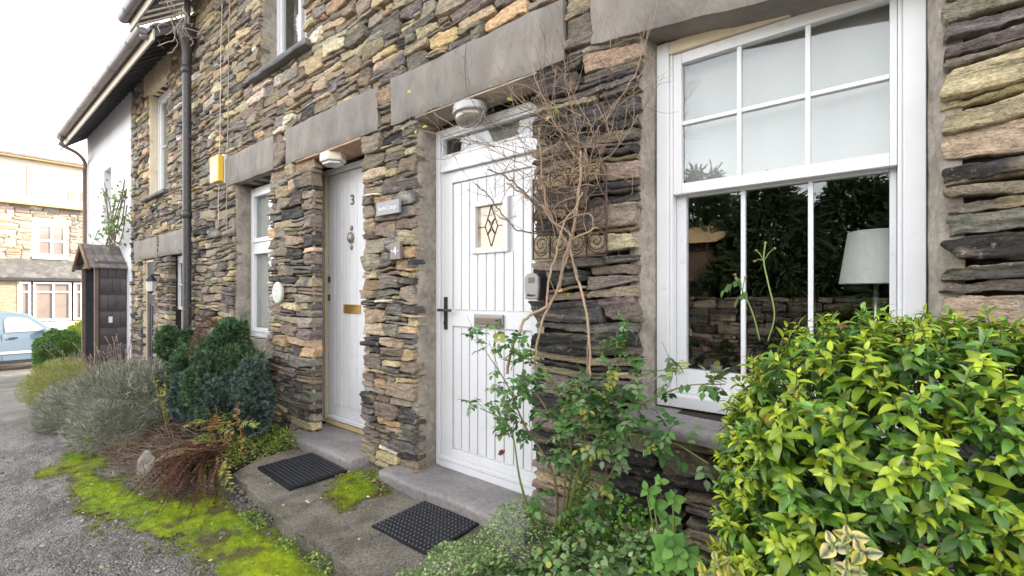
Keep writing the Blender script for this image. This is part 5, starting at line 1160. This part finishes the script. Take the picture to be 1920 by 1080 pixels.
for _ in range(900):
    x, y = rng.uniform(-5.6, -3.9), rng.uniform(-1.1, -.35); z = gz(x) + rng.uniform(.06, .28) * (1 + (y + .35)); d = nrm(np.array([rng.normal(0, 1), rng.normal(-.4, .7), rng.uniform(-.2, .7)])); L = rng.uniform(.06, .22); P = np.array([[x, y, z], np.array([x, y, z]) + d * L * .5 + [0, 0, .012], np.array([x, y, z]) + d * L]); g.tube(P, .0022, 3, mixc([(.27, .19, .14), (.36, .27, .19), (.17, .11, .08)], 1)[0], cap=False)
tag(g.build('dry_twig_heap', M_DRY, None), 'brown heap of dry twigs between the lavender and the dead fern', 'twigs', kind='stuff')
g = G(); wb = W(312, 800, -.62)
for k in range(7):
    e = wb + [rng.normal(0, .10), rng.normal(0, .05), rng.uniform(.3, .48)]; g.tube(bez([wb, (wb + e) / 2 + rng.normal(0, .02, 3), e], 5), .003, 4, (.40, .32, .10))
    for _ in range(9): q = wb + (e - wb) * rng.uniform(.3, 1); g.scatter(leaf_t(.45, .3, .3, 3), frames(nrm(rng.normal(0, 1, (1, 3)) + [0, 0, .4]), rng.normal(0, 1, (1, 3))), q[None], np.array([.05]), mixc([(.42, .40, .10), (.25, .30, .06)], 1))
tag(g.build('yellowing_plant', M_LEAFM, None), 'spindly yellowing plant between the lavender and the conifer', 'plant')

# ------------------------------------------------------------ climber on the white house
g = G(); gl = G(); vr = root('white_wall_vine', (-10.35, -.15, 2.2), 'leafy green vine hanging on the white house above the porch roof', 'vine')
for k in range(16):
    s_ = W(205 + rng.normal(0, 8), 462, -.2); e = W(rng.choice([215, 228, 240, 200, 190, 225]) + rng.normal(0, 8), rng.uniform(335, 450), -.18); P = bez([s_, (s_ + e) / 2 + rng.normal(0, .12, 3) * [1, .3, 1], e], 6); g.tube(P, .008, 4, (.20, .14, .10), cap=False)
    for _ in range(18): i = int(rng.integers(len(P) // 3, len(P))); gl.scatter(leaf_t(.8, .2, .3, 3), frames(nrm(rng.normal(0, 1, (1, 3)) + [0, -.3, -.2]), np.array([[.4, -1., .4]]) + rng.normal(0, .4, (1, 3))), (P[i] + rng.normal(0, .05, 3))[None], np.array([rng.uniform(.04, .07)]), mixc([(.18, .30, .09), (.26, .38, .14), (.10, .2, .06)], 1))
g.build('stems', M_STEM, vr); gl.build('foliage', M_LEAFM, vr)
# twigs caught under the gutter
g = G()
for k in range(16):
    p = W(rng.uniform(300, 345), rng.uniform(10, 60), -.3); P = [p]; d = rng.normal(0, 1, 3) + [0, 0, -.6]
    for _ in range(6): d = nrm(d + rng.normal(0, .5, 3)); P.append(P[-1] + d * .06)
    g.tube(bez(P, 3), .006, 4, (.45, .38, .33), cap=False)
tag(g.build('gutter_twigs', M_DRY, None), 'dead twigs hanging under the eaves by the hopper', 'twigs', kind='stuff')

# ------------------------------------------------------------ moss, small stones, fallen leaves, weeds
def moss_mask(X, Y):
    e = np.interp(X, [-9, -6, -5, -4.2, -3.6, -3.0, -2.4, -1.9, -1.2], [-.75, -1.05, -1.2, -1.15, -.88, -.83, -.85, -.87, -.88])      # inner edge
    o = np.interp(X, [-9, -6.2, -5.4, -4.6, -4.0, -3.4, -2.8, -2.3, -1.9, -1.5], [-.80, -1.15, -1.42, -1.40, -1.30, -1.22, -1.13, -1.05, -.99, -.9]) # outer edge
    c, h = (e + o) / 2, (e - o) / 2 + .06
    return 1 - np.abs((Y - c) / h) + .55 * fbm(X * 2.2, Y * 5.5, 9., 5) + .3 * fbm(X * 12, Y * 14, 2., 3) - .02 - .25 * np.clip((-4.6 - X) / .8, 0, 1)
def moss_sheet(name, x0, x1, y0, y1, mask, zf, res, thick, label, tuft_n, sd):
    X, Y = np.meshgrid(np.arange(x0, x1, res), np.arange(y0, y1, res)); M = mask(X, Y); H = np.clip(M * 1.2, 0, 1) ** .6
    Z = zf(X, Y) + H * thick * (1 + .5 * fbm(X * 12, Y * 12, sd, 3)) + .005 * noise(X * 45, Y * 45) * H - .004 * (M <= .02)
    idx = np.arange(X.size).reshape(X.shape); Q = np.stack([idx[:-1, :-1], idx[:-1, 1:], idx[1:, 1:], idx[1:, :-1]], -1).reshape(-1, 4); keep = M.ravel()[Q].min(1) > 0; Q = Q[keep]; use = np.unique(Q); mp = -np.ones(X.size, int); mp[use] = np.arange(len(use))
    V = np.stack([X, Y, Z], -1).reshape(-1, 3)[use]; f = (.5 + .5 * noise(V[:, 0] * 4, V[:, 1] * 4, 2.))[:, None]; hv = H.ravel()[use][:, None]
    br = np.clip(fbm(V[:, 0] * 7, V[:, 1] * 11, 12., 4) * 1.8 - .30, 0, .85)[:, None]; C = (np.array([.34, .42, .014]) * f + np.array([.13, .25, .018]) * (1 - f)) * (.4 + .6 * hv) * (1 + .35 * noise(V[:, 0] * 40, V[:, 1] * 40)[:, None]) + np.array([.07, .05, .03]) * (1 - hv); C = C * (1 - br) + np.array([.12, .10, .05]) * br
    g = G(); g.add(V, mp[Q], None, C)
    k = rng.integers(len(V), size=tuft_n); d = nrm(rng.normal(0, .5, (tuft_n, 3)) + [0, 0, 1.]); g.scatter(blade_t(.22, .2), frames(d, rng.normal(0, 1, (tuft_n, 3))), V[k] + rng.normal(0, .006, (tuft_n, 3)) * [1, 1, 0], rng.uniform(.006, .015, tuft_n), np.clip(C[k] * rng.uniform(.8, 1.6, (tuft_n, 1)), 0, 1))
    x, y = rng.uniform(x0, x1, tuft_n * 2), rng.uniform(y0, y1, tuft_n * 2); mm = mask(x, y); k2 = (mm > -.30) & (mm < .06) & (rng.random(len(x)) < .2 + (mm + .3) * 1.8); x, y = x[k2], y[k2]; n2 = len(x)
    for q in range(3): g.scatter(blade_t(.3, .2), frames(nrm(rng.normal(0, .7, (n2, 3)) + [0, 0, 1.]), rng.normal(0, 1, (n2, 3))), np.stack([x, y, zf(x, y) - .001], 1) + rng.normal(0, .007, (n2, 3)) * [1, 1, 0], rng.uniform(.008, .018, n2), mixc([(.30, .36, .02), (.16, .22, .03), (.14, .10, .05)], n2))
    return tag(g.build(name, M_LEAFM, None, True), label, 'moss', kind='stuff')
moss_sheet('moss', -9, -1.3, -1.95, -.6, moss_mask, ground_h, .016, .016, 'bright yellow green moss strip along the edge of the tarmac', 32000, 1.)
moss_sheet('moss', -3.1, -1.95, -.75, .0, lambda X, Y: .9 - ((X + 2.68 + .3 * (Y + .3)) / .27) ** 2 - ((Y + .33) / .26) ** 2 + .7 * fbm(X * 5, Y * 5, 3., 3), lambda X, Y: .088 + 0 * X, .012, .014, 'patch of moss on the concrete between the two mats', 5000, 2.)
g = G(); n = 4200; P = np.stack([rng.uniform(-6.5, -.9, n), rng.uniform(-2.3, -.75, n), np.zeros(n)], 1); P[:, 2] = ground_h(P[:, 0], P[:, 1]) + .003; ms = (moss_mask(P[:, 0], P[:, 1]) < .5) | (rng.random(n) < .2); P = P[ms]; n = len(P)
def peb(sd):
    r = np.random.default_rng(sd); v = np.array(ico) * r.uniform(.6, 1.2, (12, 1)) * [1, .8, .5]; return v, np.zeros((0, 4), int), np.array(ifc), np.ones(12)
for j in range(4): s_ = np.arange(n) % 4 == j; g.scatter(peb(j), frames(nrm(rng.normal(0, 1, (s_.sum(), 3)) * [1, 1, .1]), np.tile([0, 0, 1.], (s_.sum(), 1))), P[s_], rng.uniform(.003, .009, s_.sum()) * (1 + 1.5 * (rng.random(s_.sum()) < .05)), mixc([(.30, .28, .26), (.15, .14, .14), (.42, .40, .37), (.2, .15, .11)], s_.sum()))
tag(g.build('loose_gravel', M_DRY, None), 'loose chips and grit scattered on the tarmac and moss', 'gravel', kind='stuff')
g = G(); n = 330; P = np.stack([rng.uniform(-5.2, -1.3, n), rng.uniform(-1.6, -.1, n), np.zeros(n)], 1); onslab = (P[:, 0] > -3.6) & (P[:, 1] > slab_front(P[:, 0]) + .02); P[:, 2] = np.where(onslab, .102, ground_h(P[:, 0], P[:, 1]) + .03)
g.scatter(leaf_t(.5, .3, .4, 4), frames(nrm(rng.normal(0, 1, (n, 3)) * [1, 1, .25]), rng.normal(0, .4, (n, 3)) + [0, 0, 1]), P, rng.uniform(.008, .026, n), mixc([(.40, .26, .12), (.28, .15, .08), (.50, .42, .28), (.60, .56, .46), (.20, .12, .08)], n))
tag(g.build('fallen_leaves', M_DRY, None), 'small dry leaves and petals scattered over the path and mats', 'leaves', kind='stuff')
mound('wall_foot_weeds', [(-2.72, -.16, .22, .09, .07), (-2.55, -.22, .12, .06, .05), (-2.95, -.26, .1, .05, .04), (-4.02, -.12, .1, .1, .14)], 700, ([(.22, .30, .10), (.35, .34, .14), (.12, .18, .06), (.4, .26, .14)], [3, 2, 2, 1]), .020, leaf_t(.7, .2, .3, 3, .7), 'little weeds growing at the foot of the pier between the doorsteps', 'weeds', kind='stuff')
mound('slab_edge_weeds', [(-2.15, -.84, .12, .05, .07), (-2.45, -.85, .1, .05, .05), (-1.85, -.86, .14, .05, .07), (-2.9, -.84, .15, .05, .04), (-1.6, -.9, .15, .08, .08)], 900, ([(.2, .32, .05), (.12, .2, .04), (.34, .4, .1)], [3, 2, 1]), .022, [leaf_t(.6, .2, .3, 3, .7), blade_t(.15)], 'grass and small weeds along the foot of the concrete path edge', 'weeds', kind='stuff', base_z=.0)
# stones of the raised edge under the slab
g = G(); xs_ = np.arange(-3.68, -2.75, .06)
for x in xs_:
    for z in (-.01, .035):
        s_ = rng.uniform(.015, .034); g.scatter(peb(int(rng.integers(9))), frames(nrm(rng.normal(0, 1, (1, 3)) * [1, 1, .2]), np.array([[0, 0, 1.]])), np.array([[x + rng.normal(0, .015), float(slab_front(x)) - .006, z]]), np.array([s_]), mixc([(.14, .12, .10), (.2, .18, .16), (.10, .10, .08)], 1))
tag(g.build('rubble_edging', M_SLAB, None), kind='structure')

# ------------------------------------------------------------ house across the road
XB = -25.5
def WX(u, v, X=XB):
    s = X / (-526.4 + .784 * (u - 960)); return np.array([X, -2 + s * (664.8 + .6207 * (u - 960)), CH + s * (550 - v)])
fh = root('terrace_house', (XB, 0, -.87), 'sunlit stone terrace house with white upper storey across the road', 'house')
M_WARM = mat('cream render', (.40, .37, .32), .85, .05, 2)
EZ = 6.5; WZ = 4.80; wy0, wy1, wz0_, wz1_ = .31, 1.16, 2.83, 4.11
b = B(); b.box(XB - .3, XB, -7, wy0, -1, WZ).box(XB - .3, XB, wy1, 9, -1, WZ).box(XB - .3, XB, wy0, wy1, -1, wz0_).box(XB - .3, XB, wy0, wy1, wz1_, WZ); b.build('wall_core', mat('pale mortar', (.40, .34, .26), .95, .2, 6), fh)
g = G(); far = pack(-3.5, 3.6, 1.2, WZ, [(wy0 - .1, wy1 + .1, wz0_ - .15, wz1_ + .18)], lambda x, z: (random.uniform(.25, .6), random.choice([.1, .13, .17, .2])), .025)
for st in far: stone_mesh(g, st, .08, dict(tan=1.2, brown=3, mid=2, greyb=3.5), rough=.8)
for k in range(len(g.v)): v = g.v[k]; g.v[k] = np.stack([XB + .02 - v[:, 1], v[:, 0], v[:, 2]], 1)
g.build('stone_facing', M_STONE, fh)
b = B(); b.box(XB - .3, XB + .12, -7, 9, WZ, EZ); b.build('upper_storey', M_WARM, fh)
b = B(); b.box(XB - .2, XB + .32, -7, 9, WZ - .04, WZ + .05); b.box(XB - .3, XB + .40, -7, 9, EZ, EZ + .09); b.build('gutter_boards', mat('tan gutter board', (.40, .27, .13), .7, .1, 8), fh, .01)
B().prism([(XB + .45, -7, EZ + .06), (XB - 4, -7, EZ + .35), (XB - 4, -7, EZ + .45), (XB + .45, -7, EZ + .14)], (0, 16, 0)).build('roof', M_SLATE, fh)
M_TRIM = mat('white stone trim', (.6, .58, .54), .7, .05, 5); B().box(XB - .05, XB + .05, wy0 - .12, wy1 + .12, wz1_, wz1_ + .2).build('window_lintel', M_TRIM, fh, .01); B().box(XB - .05, XB + .10, wy0 - .12, wy1 + .12, wz0_ - .12, wz0_).build('window_sill', M_TRIM, fh, .01)
b = B(); 
def xframe(b, y0, y1, z0, z1, t, xf, d=.06, ym=(), zm=()):
    b.box(xf - d, xf, y0, y0 + t, z0, z1).box(xf - d, xf, y1 - t, y1, z0, z1).box(xf - d, xf - .001, y0 + t, y1 - t, z0, z0 + t).box(xf - d, xf - .001, y0 + t, y1 - t, z1 - t, z1)
    for y in ym: b.box(xf - d, xf - .002, y - t * .4, y + t * .4, z0 + t, z1 - t)
    ys_ = [y0 + t] + [v for y in ym for v in (y - t * .4, y + t * .4)] + [y1 - t]
    for z in zm:
        for a, c in zip(ys_[::2], ys_[1::2]): b.box(xf - d, xf - .003, a, c, z - t * .4, z + t * .4)
xframe(b, wy0, wy1, wz0_, wz1_, .09, XB - .03, ym=((wy0 + wy1) / 2,), zm=((wz0_ + wz1_) / 2 - .02,)); wf = b.build('window', M_WHITE, fh)
M_PANE = mat('warm pane', (.16, .13, .12), .12, .15, 3, spec=.8); B().box(XB - .08, XB - .07, wy0 + .05, wy1 - .05, wz0_ + .05, wz1_ - .05).build('pane', M_PANE, wf)
B().box(XB + .121, XB + .15, .056, .635, 5.13, 6.28).build('brown_shutter', mat('tan shutter', (.50, .35, .22), .7, .15, 20, stretch=(1, 1, 12)), fh)
for y in (1.17, 1.55): B().box(XB + .121, XB + .14, y, y + .17, 5.15, 5.52).build('small_window', M_PANE, fh)
# lean-to with bay window
LX = XB + .85
b = B(); b.prism([(LX + .15, -7, 1.90), (XB, -7, 2.62), (XB, -7, 2.72), (LX + .18, -7, 1.96)], (0, 16, 0)); b.build('lean_to_roof', mat('mossy slate roof', (.065, .065, .068), .85, .35, 8, .5, 30, dirt=((.11, .11, .115), 3, .5, .6)), fh)
B().box(LX + .08, LX + .2, -7, 9, 1.84, 1.93).build('gutter', M_DARKM, fh)
y0_, y1_ = WX(32, 0, LX)[1], WX(158, 0, LX)[1]
b = B(); b.box(LX - .2, LX, y0_, y1_, -1, .28).box(LX - .2, LX, y0_, y0_ + .12, .28, 1.84).box(LX - .2, LX, y1_ - .1, y1_, .28, 1.84); b.build('bay_wall', M_WARM, fh)
b = B(); b.box(LX - .25, LX - .02, -7, y0_, -1, 1.84).box(LX - .25, LX - .02, y1_, 9, -1, 1.84); b.build('ground_floor_wall', mat('brown stone', (.24, .18, .13), .9, .4, 5, .8, 12, stretch=(1, 1, 3)), fh)
for ya, yb, ym in ((WX(36, 0, LX)[1], WX(58, 0, LX)[1], ()), (WX(62, 0, LX)[1], WX(134, 0, LX)[1], (WX(100, 0, LX)[1],)), (WX(138, 0, LX)[1], WX(156, 0, LX)[1], ())):
    b = B(); xframe(b, ya, yb, .32, 1.80, .07, LX + .02, ym=ym, zm=(1.42,)); f = b.build('bay_window', M_WHITE, fh); B().box(LX - .05, LX - .04, ya + .03, yb - .03, .36, 1.76).build('pane', M_PANE, f)
b = B()
for k in range(28): b.box(LX + .75, LX + .77, -.2 + k * .095, -.2 + k * .095 + .06, -.87, .12)
b.box(LX + .72, LX + .75, -.25, 2.5, -.1, -.04); tag(b.build('picket_fence', mat('faded white fence', (.6, .62, .64), .7, .1, 8), None), 'low white picket fence in front of the bay window', 'fence')
b = B(); b.box(XB - .9, XB - .5, 2.0, 2.6, EZ + .1, EZ + 1.0); b.build('chimney', M_WARM, fh, .01); b = B(); b.lathe((XB - .2, .03, EZ + .1), [(.06, 0), (.05, .35), (.07, .36), (.07, .42)], 12); b.build('flue', mat('clay flue', (.4, .3, .22), .8, .1, 8), fh)
# ------------------------------------------------------------ parked car
CX = -19.3; cg = -.87; car = root('parked_car', (CX - .85, -1.2, cg), 'silver blue family car parked across the end of the lane', 'car')
M_CAR = mat('silver blue paint', (.10, .145, .20), .35, .03, 2, metal=.2, coat=.3); M_CGL = mat('car glass', (.28, .31, .34), .06, .05, 3, spec=1)
prof = [(1.02, .30), (1.08, .45), (1.06, .70), (.85, .95), (.45, 1.08), (.08, 1.17), (-.39, 1.62), (-.7, 1.69), (-1.6, 1.74), (-2.7, 1.72), (-3.1, 1.60), (-3.22, 1.1), (-3.25, .45), (-3.15, .28)]
def carsec(prof, t):   # t 0 side .. 1 centre ; tumblehome above the waist
    return [(CX - (.02 if z < .3 else 0) - max(0, z - .98) * .22 - t * 0, y, cg + z) for y, z in prof]
g = G(); n = len(prof); xs_side = [(CX - max(0, z - .98) * .24 - max(0, .5 - z) * .12) for y, z in prof]
far_ = [2 * (CX - .88) - x for x in xs_side]
V = [(x - .00, y, cg + z) for x, (y, z) in zip(xs_side, prof)] + [(x, y, cg + z) for x, (y, z) in zip(far_, prof)]
b = B(); vs = [b.bm.verts.new(p) for p in V]
for i in range(n): b.bm.faces.new([vs[i], vs[(i + 1) % n], vs[n + (i + 1) % n], vs[n + i]])
belt = .98
# side panels split at the belt so that the tumblehome bends cleanly
for o_, xs_ in ((0, xs_side), (n, far_)):
    lo = [i for i in range(n) if prof[i][1] <= 1.0]; b.bm.faces.new([vs[o_ + i] for i in range(n)])
bmesh.ops.triangulate(b.bm, faces=[f for f in b.bm.faces if len(f.verts) > 4]); b.build('body', M_CAR, car, .035, False)
def cpan(name, pts, m, off=.012, parent=car, th=.01):
    """panel on the car side: pts (y,z)"""
    def sx(z): return CX - max(0, z - .98) * .24 - max(0, .5 - z) * .12 + off
    P = [(sx(z), y, cg + z) for y, z in pts]; return B().prism(P, (-th, 0, 0)).build(name, m, parent)
cpan('front_side_window', [(-.86, 1.12), (-.02, 1.13), (-.10, 1.20), (-.42, 1.50), (-.62, 1.55), (-.82, 1.55), (-.88, 1.45)], M_CGL); cpan('rear_side_window', [(-.98, 1.12), (-1.9, 1.14), (-1.85, 1.56), (-.98, 1.58)], M_CGL)
for y in (-.93, .02, -1.98): cpan('door_seam', [(y, .32), (y + .012, .32), (y + .012, 1.08), (y, 1.08)], M_DARKM, .006)
cpan('side_moulding', [(-2.3, .50), (.1, .50), (.1, .58), (-2.3, .58)], mat('grey moulding', (.25, .29, .34), .4, 0), .02); cpan('sill_trim', [(-2.3, .22), (.2, .22), (.2, .32), (-2.3, .32)], M_RUBBER, .03, th=.1)
h = cpan('door_handle', [(-.80, .93), (-.62, .94), (-.62, .98), (-.80, .97)], M_DARKM, .04, th=.03)
b = B(); b.box(CX - .02, CX + .20, -.12, -.02, cg + 1.04, cg + 1.2); b.build('wing_mirror', M_CAR, car, .03)
b = B(); b.prism([(CX - .30, -.05, cg + 1.27), (CX - 1.46, -.05, cg + 1.27), (CX - 1.40, -.37, cg + 1.60), (CX - .36, -.37, cg + 1.60)], (0, .012, .012)); b.build('windscreen', M_CGL, car)
for y in (.52, -2.35):
    b = B(); b.lathe((CX - .10, y, cg + .31), [(.20, .13), (.30, .12), (.31, .08), (.31, -.08), (.30, -.1)], 28, 'X'); wh = b.build('wheel', M_RUBBER, car); b = B(); b.lathe((CX - .10, y, cg + .31), [(.19, .135), (.18, .12), (.05, .11)], 18, 'X'); b.build('rim', M_CHROME, wh)

# ------------------------------------------------------------ what the window reflects: garden wall, shed and conifers on the other side of the lane
g = G(); gwall = pack(-9, 8, 0, 1.3, [], lambda x, z: (random.uniform(.25, .7), random.choice([.08, .1, .14, .18])), .025)
for st in gwall: stone_mesh(g, st, .09, dict(slate=5, mid=2))
for k in range(len(g.v)): v = g.v[k]; g.v[k] = np.stack([v[:, 0], -7.6 - v[:, 1], v[:, 2]], 1)
gw = root('garden_wall', (0, -7.8, 0), 'dry stone garden wall on the far side of the lane', 'wall'); g.build('stones', M_STONE, gw); B().box(-9, 8, -7.95, -7.66, -.6, 1.28).build('wall_core', M_MORTAR, gw)
sh = root('garden_shed', (-4.6, -9.2, 0), 'brown timber shed with shallow roof beyond the garden wall', 'shed')
b = B(); b.box(-6.6, -2.9, -10.6, -8.3, 0, 2.5); b.build('clad_walls', mat('brown cladding', (.13, .085, .065), .8, .3, 6, 1., 10, stretch=(.3, .3, 9), bd=.03), sh); B().prism([(-6.9, -8.0, 2.5), (-6.9, -11, 3.3), (-6.9, -11, 3.42), (-6.9, -8.0, 2.6)], (4.3, 0, 0)).build('roof', mat('shed roof', (.45, .34, .2), .8, .2, 5), sh)
SPR = [tuft_t(6, .13, 1.2, 20 + i) for i in range(4)]
for k, (tx, ty, hgt, lab) in enumerate(((-3.6, -10.6, 4.7, 'tall dark conifer behind the timber shed'), (-1.9, -9.6, 3.9, 'bushy dark conifer right of the shed'), (-.3, -10.2, 4.0, 'broad dark conifer opposite the big window'), (1.3, -9.4, 3.8, 'dark conifer rightmost but one across the lane'), (3.2, -10.4, 4.2, 'dark conifer at the right across the lane'), (-6.3, -12, 7.2, 'tallest dark conifer far behind the shed'))):
    t_ = root('conifer_tree', (tx, ty, 0), lab, 'tree', 'conifers across the lane'); g = G(); g.tube([(tx, ty, 0), (tx + .05, ty, hgt * .5), (tx, ty, hgt)], [.16, .1, .02], 8, (.10, .07, .05)); gf = G(); n = 2600
    z = hgt * (1 - rng.random(n) ** .75 * .86); r_ = np.minimum(.25 + (hgt - z) / hgt * 3.2, 1.7) * (.45 + .55 * rng.random(n)) + .05; a = rng.uniform(0, 2 * np.pi, n); r_ *= 1 + .3 * np.sin(a * 3 + z * 4)
    P = np.stack([tx + r_ * np.cos(a), ty + r_ * np.sin(a), z - .25 * r_], 1); D = nrm(np.stack([np.cos(a), np.sin(a), np.full(n, -.25)], 1) + rng.normal(0, .3, (n, 3)))
    for j in range(4): s_ = np.arange(n) % 4 == j; gf.scatter(SPR[j], frames(D[s_], rng.normal(0, 1, (s_.sum(), 3))), P[s_], rng.uniform(.2, .42, s_.sum()), mixc([(.025, .05, .022), (.04, .07, .03)], s_.sum()))
    g.build('trunk', M_STEM, t_, True); gf.build('crown', M_LEAFM, t_)
